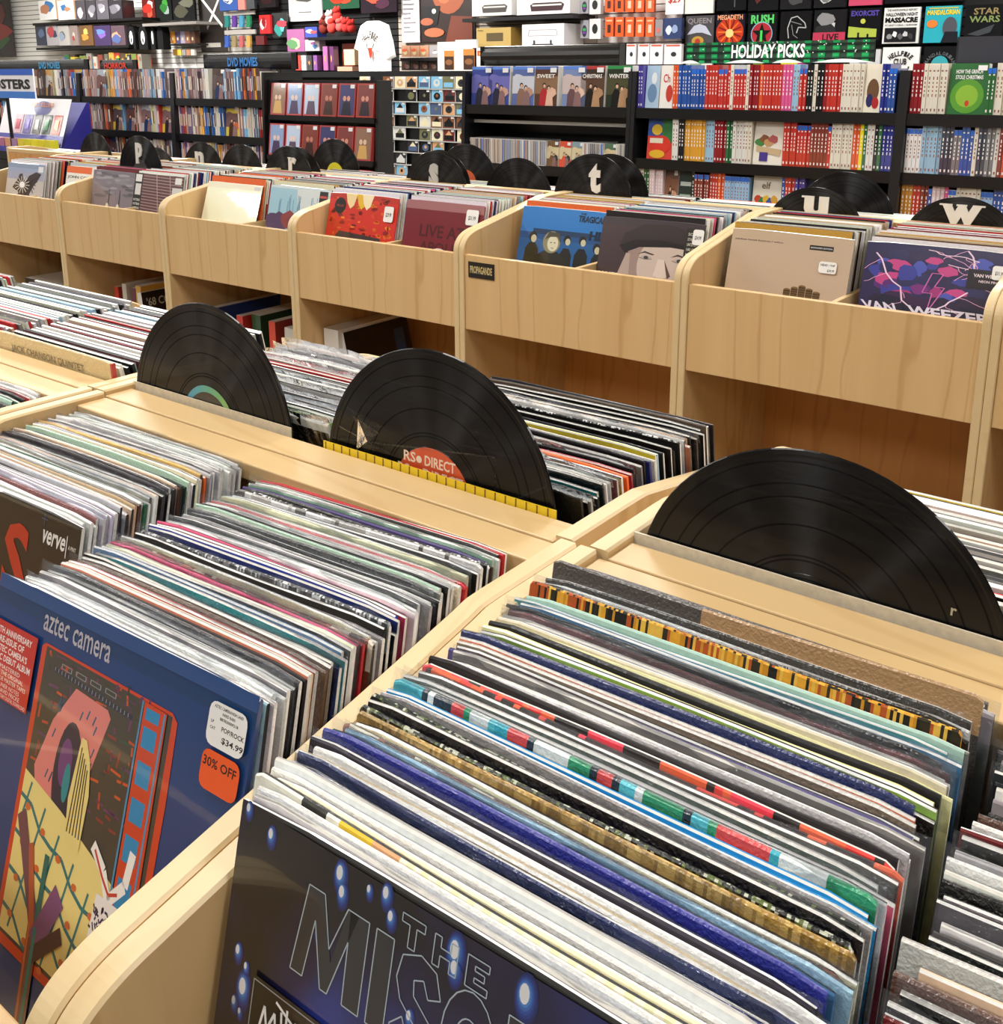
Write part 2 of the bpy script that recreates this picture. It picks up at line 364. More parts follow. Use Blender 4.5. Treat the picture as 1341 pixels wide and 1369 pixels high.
PAT = {'1': ('speckled gold and black', ['#e0a22c', '#c98a1c', '#15120d', '#e8b94a', '#2d2410', '#b5531e']), '2': ('streaked brown and cream', ['#7c3b22', '#e9ddc6', '#a65c3a', '#4a2417']),
       '3': ('multicoloured blue and green', ['#37b3c8', '#e8f0ef', '#2fa070', '#1c2c38', '#58c8d8', '#e04a4a']), '4': ('red and black patterned', ['#d8423a', '#1b1616', '#e0633e', '#2b2322', '#ec3c50']),
       '5': ('cream and yellow patterned', ['#f0eede', '#f0eede', '#e3c234', '#f2efe2', '#d8a070', '#ecebd2']), '6': ('gold speckled', ['#b38b3c', '#8d6a26', '#c7a252', '#a27c30']),
       '7': ('dark leafy patterned', ['#17201a', '#0f120f', '#5e6e34', '#1b1d1a', '#c8cbb8']), '8': ('black and white speckled', ['#1c1c1c', '#e8e8e8', '#3a3a3a', '#121212', '#8d8d8d']),
       '9': ('grey and brown paper', ['#4b4744', '#4b4744', '#4b4744', '#b08c62', '#b08c62', '#a9855c']), '0': ('grey striped', ['#a8a6a4', '#e6e6e6', '#55534f', '#cfcfcf'])}
def jit(hexc, a=.06, r=None):
    r = r or rnd; c = hexc.lstrip('#'); k = 1+r.uniform(-a, a)
    return '#%02x%02x%02x' % tuple(max(0, min(255, int(int(c[i:i+2], 16)*k+r.uniform(-5, 5)))) for i in (0, 2, 4))
def jacket_mb(code, Wd, Hh, th, seg=10, bow=.002, mb=None, M=None, simple=False):
    """record jacket: x centred, front at y=0, standing on z=0"""
    mb = mb or MB(); r = rnd
    if code in PAT: cols = PAT[code][1]; top = [cols[min(len(cols)-1, int(i*len(cols)/seg))] if code == '9' else r.choice(cols) for i in range(seg)]
    else: top = [jit(PAL[code][1], .05)]*seg
    edge = r.choice(['#efece6', '#d8d4cc', '#2a2a2c', None, None]) if code not in 'kKGTm9' else r.choice([None, None, '#e6e3de', '#3a3838'])
    lo = jit(PAL[code][1], .1) if code in PAL else cols[0]
    if simple:
        mb.box(-Wd/2, Wd/2, 0, th, 0, Hh, col=top[0], cols={'top': edge or top[0]}, M=M); return mb
    lines = r.choice([(edge, edge, edge), ('#f2f0ec', '#141416', '#f2f0ec'), ('#e8e6e0', None, '#e8e6e0'), (None, '#18181a', None), (None, '#f0eeea', '#1c1c1e'), ('#dedbd4', '#a8a4a0', '#dedbd4'), (None, None, '#ebe8e2')])
    if code in PAT:
        top = []
        while len(top) < seg:
            c_ = r.choice(cols); top += [c_]*r.choice([1, 1, 2, 3, 5] if code != '9' else [1])
        top = top[:seg]
        if code == '9': top = [cols[0]]*int(seg*.42)+[cols[3]]*(seg-int(seg*.42))
        if code == '5': top = ['#efeee0']*int(seg*.14)+['#2a2a26', '#2f2e28']*int(seg*.04)+['#efece0']*int(seg*.04)+['#e3c234']*int(seg*.09)+['#dca878']*int(seg*.07)+['#f0ead6', '#e6e2b8']*seg; top = top[:seg]
    ph = r.uniform(0, 6); w1 = r.uniform(.0002, .0012)
    rows = []
    for i in range(seg+1):
        s = i/seg; x = -Wd/2+Wd*s; b = bow*math.sin(math.pi*s); zt = Hh+w1*math.sin(ph+s*5)
        if i in (0, seg): zt -= .0022
        tt = th*(.8 if i in (0, seg) else 1)
        rows.append([(x, b*.2, 0), (x, b-.0, Hh*.93), (x, b, zt-.0012), (x, b+tt*.3, zt), (x, b+tt*.75, zt), (x, b+tt, zt-.0012), (x, b*.2+th, 0)])
    n = len(mb.v)
    for row in rows:
        for v in row: mb.v.append(tuple(M @ Vector(v)) if M is not None else v)
    q = 7
    for i in range(seg):
        for k in range(6):
            a = n+i*q+k; mb.f.append((a, a+q, a+q+1, a+1))
            c = (lo if k == 0 else top[i]) if k in (0, 1) else (lines[k-2] or top[i]) if k in (2, 3, 4) else lo
            if code in PAT and k in (1, 2): c = top[i]
            if code in '1678' and k in (1, 2, 3, 4): c = r.choice(cols) if r.random() < .45 else top[i]
            mb.c.append(lin(c))
    for base, rev in ((n, False), (n+seg*q, True)):
        f = tuple(base+k for k in range(7)); mb.f.append(f if not rev else tuple(reversed(f))); mb.c.append(lin(edge or jit(lo, .1)))
    return mb
def film_mb(Wd, Hh, th, seg=14, rise=.008):
    mb = MB(); r = rnd; ph = r.uniform(0, 6)
    tops = [Hh+rise*(.3+.7*abs(math.sin(ph+i*r.uniform(.25, .5)))) for i in range(seg+1)]
    dy = [r.uniform(-.0012, .0012) for _ in range(seg+1)]
    for side in (0, 1):
        y = -.0009 if side == 0 else th+.0009
        for i in range(seg):
            x0 = -Wd/2-.0025+(Wd+.005)*i/seg; x1 = -Wd/2-.0025+(Wd+.005)*(i+1)/seg
            z0 = Hh*.55
            mb.face([(x0, y, z0), (x1, y, z0), (x1, y, Hh*.97), (x0, y, Hh*.97)], '#ffffff')
            mb.face([(x0, y, Hh*.97), (x1, y, Hh*.97), (x1, th/2+dy[i+1], tops[i+1]), (x0, th/2+dy[i], tops[i])], '#ffffff')
    return mb
SL = []                                     # every individual sleeve
def place(o, x, y, z, lean, facing, yaw=0, roll=0):
    o.location = (x, y, z); o.rotation_mode = 'XYZ'
    if facing == 0: o.rotation_euler = (-lean, roll, yaw)
    else: o.rotation_euler = (-lean, roll, math.pi+yaw)
def sleeve(code, label, group, x, ytop, zbase, lean, facing=0, Wd=.308, Hh=.315, th=.0032, film=None, yaw=0, roll=0, seg=10, art=None):
    yb = ytop-math.sin(lean)*Hh if facing == 0 else ytop+math.sin(lean)*Hh
    o = jacket_mb(code, Wd, Hh, th, (160 if code in '1678' else 64) if code in PAT else seg, rnd.uniform(-.0012, .0012)).build('record_sleeve', rnd.choice(['jacket', 'jacket_wrap']) if not art else 'shrink')
    tag(o, label, 'record', group)
    place(o, x, yb, zbase, lean, facing, yaw, roll)
    if film: film_mb(Wd, Hh, th, rise=film).build('plastic_sleeve', 'film', o)
    SL.append(o); return o
def column(codes, x, d0, d1, zfloor, facing, yfront, where, group, lean=(15, 12), Hh=.315, filmp=.35, skip_first=False, roll=0, xj=.006, th=(.0026, .0044), seg=10, Wd=.308):
    n = len(codes)
    for i, c in enumerate(codes):
        s = i/max(1, n-1); d = d0+(d1-d0)*s
        if i == 0 and skip_first: continue
        ln = R(lean[0]+(lean[1]-lean[0])*s+rnd.uniform(-.35, .35))
        hh = Hh+rnd.choice([-.004, -.001, 0, 0, .0015, .003]); t = rnd.uniform(*th)
        if c in '19': hh += .012 if c == '9' else .007
        y = yfront+d if facing == 0 else yfront-d
        nm = PAL[c][0] if c in PAL else PAT[c][0]
        xx = x+max(-xj, min(xj, rnd.gauss(0, xj*.6)))
        fl = rnd.uniform(.003, .009) if rnd.random() < filmp*1.2 else None
        sleeve(c, '%s record sleeve, %s %s' % (nm, nth(i+1), where), group, xx, y, Z0+zfloor+rnd.uniform(.0005, .002), ln, facing, Hh=hh, Wd=Wd, th=t, film=fl, yaw=rnd.uniform(-.004, .004), roll=roll+rnd.uniform(-.003, .003), seg=seg)
YF = NJ-.548
# right foreground, left column (the first is the cover with lights, built below)
B1 = 'kWW5cWWnntWKkNBl2c67k7gbb3WpxG44ksWgVmTOnkiCkCcsWRkBeEg1kKwK9WKskG'
column(B1, -.2535, .178, .503, -.172, 0, YF, 'back in the column behind the dark night-lights cover', 'records behind the night-lights cover', skip_first=True, filmp=.25, roll=R(-.6), seg=16)
B2 = 'cgkKwwlkwwnRKkmqskkwGgkwWskRwmkgwkKgwkwgsw'
column(B2, .068, .16, .50, -.172, 0, YF, 'back in the column cut by the right edge', 'records in the column at the right edge', lean=(17, 12), filmp=.2, seg=6, Wd=.305)
A2 = 'nlwWsgkkKkOqrmTkneBkcpr2cwgk8knNPpWWkgswkKgEkwcrb4ckk0s8kVEwkrW'
column(A2, -.617, .243, .503, -.187, 0, YF, 'back in the column behind the blue cover', 'records behind the blue front cover', skip_first=True, filmp=.35, lean=(15, 12), roll=R(-2.0))
A1 = 'kwswsRvvvvvvvvkqtmwfEcwqkkKkKkqmkxEvcvvYosgwwwwwwwwww'
column(A1, -.967, .325, .503, -.187, 0, YF, 'back in the column behind the navy cover with the S', 'records behind the navy cover with the red letter', skip_first=True, filmp=.3, lean=(15, 12), roll=R(-1.0))
Z1 = 'wsPwpkrRwkEfkrww'
column(Z1, -1.355, .395, .503, -.187, 0, YF, 'back in the small run at the left edge', 'records at the left edge of the near island', filmp=.3, lean=(14, 12), roll=R(-1.0))
YB = NJ+.548
K1 = 'kkwTkkkkqOwg8kkklywnkgkkPoYRswkekskk'
column(K1, -.622, .22, .484, -.172, 1, YB, 'from the aisle side, beyond the label disc', 'records on the far side behind the label disc', lean=(10, 10), filmp=.25, seg=8)
K0 = 'wwwswwsqsrwswwcwncKwlwfiw'
column(K0, -.955, .275, .484, -.172, 1, YB, 'from the aisle side, beyond the ring-label disc', 'records on the far side behind the ring-label disc', lean=(10, 10), filmp=.5, seg=6)
PAL['Q'] = ('cream', '#e0c898'); Q = sleeve('Q', 'cream record sleeve with a red spine and title leaning out beyond the left wood rail', 'records on the far side of the near island', -1.34, .715, Z0-.165, R(1.5), 1, Hh=.315, th=.005)
mb = MB(); mb.box(-.157, -.1535, -.0005, .0055, .01, .313, col='#b3302e'); mb.build('red_spine', 'print', Q)
mb = MB(); put_text(mb, 'JACK CHANSON QUINTET', -.10, .09, .287, .300, 0, '#6d604b', .01)
for i, v in enumerate(mb.v): mb.v[i] = (-v[0], .0062, v[2])
mb.build('lettering', 'print', Q)

# all further records, seen only as a few pixels of edge each
def stuff_col(mb, codes, n, x, d0, d1, zf, facing, yfront, Wd=.305, lean=12, hj=.003):
    for i in range(n):
        s = i/max(1, n-1); d = d0+(d1-d0)*s; y = yfront+d if facing == 0 else yfront-d
        hh = .315+rnd.uniform(-hj, hj); ln = R(lean+rnd.uniform(-.4, .4)); yb = y-math.sin(ln)*hh*(1 if facing == 0 else -1)
        M = Matrix.Translation((x+rnd.uniform(-.006, .006), yb, Z0+zf+.001)) @ Matrix.Rotation(math.pi if facing else 0, 4, 'Z') @ Matrix.Rotation(-ln, 4, 'X')
        jacket_mb(rnd.choice(codes), Wd, hh, rnd.uniform(.0026, .0045), mb=mb, M=M, simple=True)
FARC = {(0, False): (-4.68, .14), (0, True): (-4.29, .2), (1, False): (-4.016, .16), (1, True): (-3.715, .16), (2, False): (-3.285, .19), (2, True): (-2.935, .2), (3, False): (-2.583, .16), (3, True): (-2.233, .16), (4, False): (-1.842, .255), (4, True): (-1.523, .2), (5, False): (-1.131, .2), (5, True): (-.785, .2)}
mb = MB()
MIX = 'wwwwwwwWWsssgkkkGKccqvltrnomEpYR'
for k, side in ((-3, (-.167, .167)), (-2, (-.167,)), (0, (-.167, .167))):
    for sx in side: stuff_col(mb, 'wwWsswwqvcgkErlw' if k < 0 else 'wwwsskkgcqrylwW', 40, XR+.36+UW*k+sx, .25 if k < 0 else .28, .49, -.172, 1, YB, lean=11)
stuff_col(mb, 'wwWsgkrRwlc', 36, XR+.36-2*UW+.167, .25, .49, -.172, 1, YB, lean=11)
stuff_col(mb, 'wwWsgkrRwlc', 20, XR+.36-2*UW-.167, .36, .50, -.187, 0, YF)
for i in range(-1, 6):
    for sx in (-.166, .166):
        xl, d0 = FARC.get((i+1, sx > 0), (X0+UW*i+sx-.157, .15)); stuff_col(mb, MIX, int(46*(.49-d0)/.34), xl+.157, d0+.012, .497, -.178, 0, FJ-.548)
for i in range(-2, 6):
    for sx in (-.166, .166): stuff_col(mb, MIX+'ww', 26, X0+UW*i+sx, .26, .49, -.203, 1, FJ+.548)
tag(mb.build('record_sleeves', 'jacket'), 'mass of thin mixed record sleeves filling the bins behind the front covers', 'records', kind='stuff')
#@@PART2
# ------------------------------------------------------------------ printed front covers
def cover(label, col, x, ytop, zfloor, lean, S=.315, edge='#e8e6e2', yaw=0, roll=0, group=None, th=.004):
    PAL['@'] = ('', col); mb = jacket_mb('@', S, S, th, 6, 0.0)
    o = mb.build('record_sleeve', 'shrink'); tag(o, label, 'record', group)
    place(o, x, ytop-math.sin(lean)*S, Z0+zfloor+.001, lean, 0, yaw, roll)
    SL.append(o); return o, Art(S, S, -.0003, 0.00003)
def blob(art, cx, cy, rx, ry, col, n=12, wob=.12, seed=1):
    r = random.Random(seed); art.poly([(cx+rx*(1+r.uniform(-wob, wob))*math.cos(2*math.pi*i/n), cy+ry*(1+r.uniform(-wob, wob))*math.sin(2*math.pi*i/n)) for i in range(n)], col)
# the blue cover in the left foreground
o, a = cover('deep blue record cover with red framed painting, red sticker and orange discount label', '#173a70', -.6215, YF+.243, -.187, R(18.5), S=.327, yaw=0, roll=R(-2.6))
a.poly([(0, .965), (1, .965), (1, .998), (0, .998)], '#2d5088')
a.st = .000012; a.text('aztec camera', .225, .505, .915, .960, '#b9b4bd', .008)
a.poly([(.235, .195), (.765, .175), (.775, .70), (.77, .87), (.75, .885), (.25, .89), (.235, .88)], '#cf4326')
a.vm = lambda v: v+.075*max(0, min(1, (v-.2)/.3))*(1 if v < .75 else max(0, (.9-v)/.15))
a.poly([(.252, .215), (.75, .195), (.752, .855), (.255, .868)], '#43403a')
r = random.Random(3)
for i in range(150):
    u = r.uniform(.262, .735); v = r.uniform(.50, .85); h = r.uniform(.012, .045); c = r.choice(['#b84a2c', '#6a3c62', '#c8552a', '#34503e', '#5b3a5e', '#2f3d3c', '#8a3a30'])
    if r.random() < .5: a.line((u, v), (u+r.uniform(-.006, .006), v+h), .007, c)
    else: a.line((u, v), (min(.745, u+h), v+r.uniform(-.004, .004)), .006, c)
a.k += 1
# a light wavy blind of ladders and dark bridge band in the picture
a.poly([(.30, .80), (.62, .775), (.62, .752), (.30, .777)], '#272c42')
for i in range(22): a.line((.305+i*.0142, .798-i*.0011), (.305+i*.0142, .780-i*.0011), .003, '#8b9296')
a.k += 1
for u0 in (.33, .39, .45, .51):
    a.pline([(u0, .806), (u0, .826), (u0+.04, .824), (u0+.04, .803), (u0, .806)], .0035, '#8d979b')
a.poly([(.40, .755), (.53, .745), (.545, .73), (.47, .50), (.43, .44), (.30, .50), (.285, .54), (.33, .66)], '#e0827c')
for i in range(34):
    u = r.uniform(.33, .50); v = r.uniform(.52, .73); a.line((u, v), (u+.008, v+.022), .005, '#2f5a78')
a.k += 1
a.poly(ell(.415, .565, .052, .115, 22), '#23243f'); a.poly(ell(.405, .585, .026, .055, 16), '#6a3a78'); a.poly(ell(.42, .545, .014, .045, 12), '#1d8a92')
a.poly([(.253, .52), (.42, .485), (.60, .44), (.742, .40), (.742, .205), (.253, .222)], '#ecd98a')
for k in range(4):
    pts = [(.253+.05*j, .47-.068*k-.018*j+.01*math.sin(j*2)) for j in range(11) if .253+.05*j < .75]; a.pline([p for p in pts if p[1] > .205], .008, '#2c7478')
for k in range(7):
    pts = [(.29+.07*k-.012*j, .50-.028*k-.04*j) for j in range(8)]; a.pline([p for p in pts if p[1] > .205 and p[0] > .26], .007, '#2f7a7a')
for k in range(4):
    for j in range(6): blob(a, .29+.075*j, .455-.066*k-.025*j, .011, .007, '#cf6a35', 8, .1, k*7+j)
a.poly([(.455, .66), (.475, .66), (.50, .62), (.515, .55), (.51, .44), (.45, .455), (.44, .52)], '#ecd88a')
for k in range(5): a.line((.455+k*.012, .46), (.462+k*.008, .64-.01*k), .004, '#23201c')
a.k += 1
a.poly([(.655, .86), (.735, .855), (.74, .20), (.655, .205)], '#cc4326')
for k in range(8): a.rect(.664, .712, .79-.078*k, .84-.078*k, '#2488bd', True)
a.k += 1
a.line((.650, .86), (.645, .21), .006, '#4b8fb8'); a.line((.728, .85), (.722, .20), .006, '#4b8fb8'); a.k += 1
a.pline([(.56, .47), (.61, .44), (.64, .40), (.69, .44), (.70, .50)], .022, '#f3f1ec'); a.pline([(.57, .465), (.61, .43), (.64, .41), (.67, .42)], .006, '#c8402f')
a.poly([(.60, .40), (.68, .40), (.69, .26), (.585, .27)], '#efece8')
for i in range(90):
    u = r.uniform(.592, .68); v = r.uniform(.27, .385); a.line((u, v), (u+r.uniform(-.012, .012), v+r.uniform(-.012, .012)), .0045, '#2c2347')
a.k += 1
for (x0, y0, x1, y1, wd, c) in ((.40, .05, .39, .30, .045, '#7a4a3c'), (.39, .27, .27, .44, .035, '#6f4650'), (.39, .25, .33, .40, .02, '#b35a3a'), (.40, .25, .40, .40, .018, '#2f6a60'), (.40, .24, .47, .35, .05, '#7d5078'), (.40, .22, .50, .29, .03, '#4a3030'), (.405, .05, .40, .27, .012, '#2d8177'), (.385, .05, .375, .27, .008, '#c56a3c')):
    a.line((x0, y0), (x1, y1), wd, c, False)
a.build(o)
s = Art(.327, .327, -.0022, .00003); s.rect(-.004, .222, .712, .892, '#c62420')
for k, (t, u0, u1, z, hh) in enumerate((('30TH ANNIVERSARY', .03, .20, .862, .016), ('RE-ISSUE OF', .055, .17, .841, .016), ("AZTEC CAMERA'S", .035, .19, .820, .016), ('CLASSIC DEBUT ALBUM', .01, .21, .799, .016), ('REMASTERED', .055, .17, .782, .010),
        ('FROM THE ORIGINAL', .04, .19, .768, .010), ('ANALOGUE MASTER TAPES', .02, .205, .754, .010), ('NEW LINER NOTES', .045, .18, .740, .010), ('FROM DAVID FRICKE', .04, .185, .727, .010), ('INCLUDES COMPLIMENTARY DIGITAL DOWNLOAD', .005, .215, .715, .009))):
    s.text(t, u0, u1, z, z+hh, '#f3e9e4', .02 if hh > .012 else .0); s.k -= 1
s.build(o, 'red_sticker')
def price(o, lines, x0, x1, z0, z1, col='#f2f2f0', ink='#16161a', rnd_=.02, y=-.0052, S=.315, bold=.02, name='price_sticker'):
    s = Art(S, S, y, .00004); c = rnd_
    pts = []
    for cx, cz, a0 in ((x1-c, z1-c, 0), (x0+c, z1-c, .5), (x0+c, z0+c, 1), (x1-c, z0+c, 1.5)):
        for k in range(4): t = math.pi*(a0+.5*k/3); pts.append((cx+c*math.cos(t), cz+c*math.sin(t)))
    s.poly(pts, col); n = len(lines)
    for t, u0, u1, v0, v1 in lines: s.text(t, x0+(x1-x0)*u0, x0+(x1-x0)*u1, z0+(z1-z0)*v0, z0+(z1-z0)*v1, ink, bold); s.k -= 1
    return s.build(o, name)
price(o, (('AZTEC CAMERA/HIGH LAND', .12, .88, .86, .93), ('HARD RAIN', .35, .68, .74, .81), ('887830009218', .3, .78, .62, .69), ('LP', .08, .16, .50, .57), ('CAT', .08, .22, .36, .43), ('POP/ROCK', .38, .97, .40, .51), ('$34.99', .42, .98, .13, .29)), .868, .985, .868, .955, y=-.0022, S=.327)
price(o, (('30% OFF', .04, .92, .58, .82),), .868, .985, .782, .860, '#ee5a1c', '#2a1712', y=-.0022, S=.327)
# the dark cover with lights in the right foreground
o, a = cover('black and blue record cover dotted with out of focus lights and outlined capitals', '#14131c', -.2445, YF+.178, -.172, R(14.8), roll=R(-1.2))
def nebula():
    m, nt, b = new_mat('night_print'); L = nt.links.new
    tc = N(nt, 'ShaderNodeTexCoord'); nz = N(nt, 'ShaderNodeTexNoise', Scale=9.0, Detail=2.0); L(tc.outputs['Object'], nz.inputs['Vector'])
    cr = N(nt, 'ShaderNodeValToRGB'); e = cr.color_ramp.elements; e[0].position = .42; e[0].color = lin('#131118'); e[1].position = .72; e[1].color = lin('#2b3f9c')
    k = cr.color_ramp.elements.new(.55); k.color = lin('#1a1b46'); L(nz.outputs['Fac'], cr.inputs[0]); L(cr.outputs[0], b.inputs['Base Color'])
    b.inputs['Roughness'].default_value = .3; b.inputs['Coat Weight'].default_value = 1; b.inputs['Coat Roughness'].default_value = .04
    bn = N(nt, 'ShaderNodeTexNoise', Scale=30.0); L(tc.outputs['Object'], bn.inputs['Vector']); bp = N(nt, 'ShaderNodeBump', Strength=.1, Distance=.002); L(bn.outputs['Fac'], bp.inputs['Height']); L(bp.outputs[0], b.inputs['Coat Normal'])
nebula()
MB().face([(-.157, -.0004, .001), (.157, -.0004, .001), (.157, -.0004, .313), (-.157, -.0004, .313)], '#14131c').build('cover_print', 'night_print', o)
r = random.Random(11)
a.y = -.0005; a.st = .000012
spots = [(.018, .985, 1), (.08, .965, 1.2), (.246, .972, 1.6), (.255, .945, 1.3), (.31, .975, .8), (.345, .985, 1.3), (.36, .955, 1.1), (.487, .965, 1.9), (.49, .94, 1.4), (.614, .965, 2), (.037, .742, 1.1), (.061, .725, .8), (.043, .655, 1), (.06, .645, .7), (.215, .86, .9), (.225, .842, .8), (.72, .94, 2.2), (.80, .90, 1.8), (.42, .83, 1), (.58, .86, 1.6), (.9, .95, 2)]
spots += [(r.uniform(.02, .98), r.uniform(.05, .7), r.uniform(.6, 2)) for _ in range(26)]
for q_ in range(7):
    f_ = q_/6; cc = '#%02x%02x%02x' % (int(24+70*f_**2), int(34+130*f_**1.5), int(92+135*f_))
    for u, v, z in spots: a.poly(ell(u+.004*(1-f_), v-.006*(1-f_), (.0105-.006*f_)*z, (.019-.012*f_)*z, 14), cc, True)
    a.k += 1
for u, v, z in spots: a.poly(ell(u, v, .0042*z, .0075*z, 12), '#e6e6ea', True)
a.k += 1
def outline_text(a, pts, fill, ln='#aebcc6', wd=.0022):
    a.poly(pts, fill); a.k -= 0; a.pline(pts+[pts[0]], wd, ln)
Mx = [(.165, .775), (.185, .925), (.222, .925), (.245, .845), (.275, .925), (.322, .925), (.322, .775), (.286, .775), (.283, .875), (.252, .775), (.236, .775), (.208, .875), (.194, .775)]
# the M is split in convex pieces for the fill, outlined once
for pc in ([(.165, .775), (.194, .775), (.208, .875), (.2, .925), (.185, .925)], [(.2, .925), (.222, .925), (.252, .825), (.252, .775), (.236, .775), (.208, .875)], [(.252, .775), (.252, .825), (.275, .925), (.3, .925), (.283, .875)], [(.283, .875), (.286, .775), (.322, .775), (.322, .925), (.28, .925)]): a.poly(pc, '#2e3034', True)
a.k += 1; a.pline(Mx+[Mx[0]], .0022, '#aebcc6')
outline_text(a, [(.338, .775), (.375, .775), (.375, .925), (.338, .925)], '#2e3034')
S_ = [(.385, .80), (.40, .778), (.44, .77), (.47, .795), (.47, .83), (.425, .862), (.422, .885), (.44, .893), (.452, .87), (.475, .88), (.462, .915), (.43, .927), (.395, .912), (.388, .875), (.40, .845), (.44, .815), (.438, .80), (.42, .798), (.408, .822)]
for i in range(3, len(S_)//2+1): pass
a.pline(S_+[S_[0]], .0022, '#aebcc6')
for rr in (.048, .022): a.pline(ell(.53, .848, rr, rr*1.55, 20)+[ell(.53, .848, rr, rr*1.55, 20)[0]], .0022, '#aebcc6')
outline_text(a, [(.595, .775), (.63, .775), (.63, .925), (.595, .925)], '#2e3034')
Tt = lambda u: [(u, .985), (u, .972), (u+.016, .972), (u+.016, .938), (u+.03, .938), (u+.03, .972), (u+.046, .972), (u+.046, .985)]
a.pline([(p[0], p[1]-.012) for p in Tt(.385)]+[(.385, .973)], .002, '#aebcc6')
Hh_ = [(.45, .972), (.45, .926), (.463, .926), (.463, .944), (.482, .944), (.482, .926), (.495, .926), (.495, .972), (.482, .972), (.482, .956), (.463, .956), (.463, .972), (.45, .972)]
a.pline(Hh_, .002, '#aebcc6')
Ee_ = [(.513, .972), (.513, .926), (.553, .926), (.553, .937), (.528, .937), (.528, .944), (.546, .944), (.546, .954), (.528, .954), (.528, .961), (.553, .961), (.553, .972), (.513, .972)]
a.pline(Ee_, .002, '#aebcc6')
a.build(o, 'cover_lettering')
s = Art(.315, .315, -.0022, .00002); s.rect(.085, .30, .50, .728, '#060608'); s.pline([(.092, .507), (.293, .507), (.293, .721), (.092, .721), (.092, .507)], .002, '#9aa0a6')
for pts in ([(.115, .64), (.125, .69), (.135, .655), (.15, .69), (.16, .64)], [(.15, .71), (.20, .69)], [(.165, .70), (.172, .65)], [(.178, .71), (.18, .645), (.20, .655), (.20, .70)], [(.215, .655), (.23, .665), (.22, .68), (.207, .668), (.215, .65), (.235, .652)]): s.pline(pts, .005, '#f0f0f0')
s.build(o, 'black_label')
# navy cover with the red letter
o, a = cover('navy black record cover with a large red serif letter and white signature style lettering', '#15161f', -.966, YF+.325, -.187, R(15), roll=R(-1.2))
a.text('S', .60, .74, .70, .93, '#b9271c', .03); a.text('verve', .80, .925, .905, .945, '#eceae6', .02, shear=.15); a.line((.935, .955), (.935, .89), .004, '#eceae6'); a.k += 1
a.text('A PINT', .945, .985, .918, .93, '#d8d6d2'); a.line((.79, .975), (.825, .975), .003, '#4a5a80'); a.line((.807, .99), (.807, .955), .003, '#4a5a80'); a.k += 1
a.build(o)
# facing covers of the far row ------------------------------------------------
YC = FJ-.548+.15
FCN = {14: (0, False), 94: (0, True), 126: (1, False), 163: (1, True), 272.5: (2, False), 276: (2, False), 366.5: (2, True), 443: (3, False), 545: (3, True), 703: (4, False), 808: (4, True), 982: (5, False), 1168: (5, True)}
def far_cover(label, col, px, py, lean=R(14), S=.315, **k):
    xl, d = FARC[FCN[px]]
    o, a = cover(label, col, xl+S/2, FJ-.548+d, -.186, lean, S, **k); a.st = .00004; a.H = S*.615; a.oz = S*.383; return o, a
o, a = far_cover('pale blue record cover with a dark winged horse against a starburst sun', '#8d97b8', 14, 222)
a.rect(0, 1, .0, .62, '#c9c2bd'); a.rect(.0, 1, .62, .8, '#a9a9bd')
a.poly([(.18, .42), (.3, .62), (.34, .74), (.42, .76), (.44, .66), (.52, .58), (.6, .72), (.78, .82), (.92, .78), (.84, .62), (.74, .48), (.66, .30), (.72, .12), (.5, .18), (.30, .1), (.36, .32)], '#3c2c2c')
for k in range(6): a.line((.62, .56), (.9-.03*k, .78-.09*k), .02, '#2c2222')
a.k += 1
for k in range(14):
    t = k*math.pi/7; a.line((.44, .5), (.44+.2*math.cos(t), .5+.2*math.sin(t)), .012, '#fbf3dc')
a.k += 1; a.poly(ell(.44, .5, .07, .07), '#ffffff'); a.rect(.83, .96, .82, .95, '#e9e9ea'); a.build(o)
o, a = far_cover('white record cover with an orange band showing between two bins', '#e9e6de', 94, 231)
a.rect(0, .62, .84, .99, '#ee6a1e'); a.text('JOHN COLTRANE', .04, .9, .70, .78, '#2b2b2b', .02); a.rect(0, .5, .3, .5, '#5f8a6a'); a.build(o)
o, a = far_cover('grey cloudy record cover with two dim lights beside the slatted cover', '#77727c', 126, 233)
r = random.Random(5)
for k in range(26): blob(a, r.uniform(.1, .9), r.uniform(.45, .95), r.uniform(.06, .16), .03, r.choice(['#8d8992', '#696570', '#a09ba3', '#5f5b66']), 10, .2, k)
for u in (.42, .66): a.poly([(u-.012, .2), (u+.012, .2), (u+.006, .6), (u-.006, .6)], '#4a4650'); a.poly(ell(u-.02, .22, .035, .09), '#e6dcc0')
a.rect(.1, .8, 0, .12, '#3a3238'); a.build(o)
o, a = far_cover('maroon record cover crossed by pale slats with a black lettered strip', '#5d3c3f', 163, 238, S=.318)
a.rect(0, .17, 0, 1, '#14181a'); a.rect(.02, .15, .82, .97, '#eceae6'); a.rect(.03, .15, .55, .78, '#dedcd8')
for k in range(5): a.text('PATTERNS', .02, .155, .08+.085*k, .13+.085*k, '#dcdad4', .02)
for k in range(16): a.line((.18, .05+.06*k), (1, .0+.062*k), .014, '#b59a98')
a.k += 1
for u in (.45, .72): a.line((u, 1), (u+.14, 0), .016, '#b59a98')
a.k += 1; a.rect(.84, .97, .83, .96, '#ecebe8'); a.rect(.8, 1, .62, .76, '#dcdad6'); a.build(o)
o, a = far_cover('plain cream record cover in clear wrap standing alone in its bin', '#e9e6d2', 272.5, 247, lean=R(19)); a.rect(.86, .97, .9, .96, '#d2d0d2'); a.build(o)
PALX = None
o, a = far_cover('red record cover tucked behind the plain cream cover', '#b63a34', 276, 240, lean=R(13)); o.location.y += .035; a.rect(0, 1, .9, .97, '#c9524a'); a.build(o)
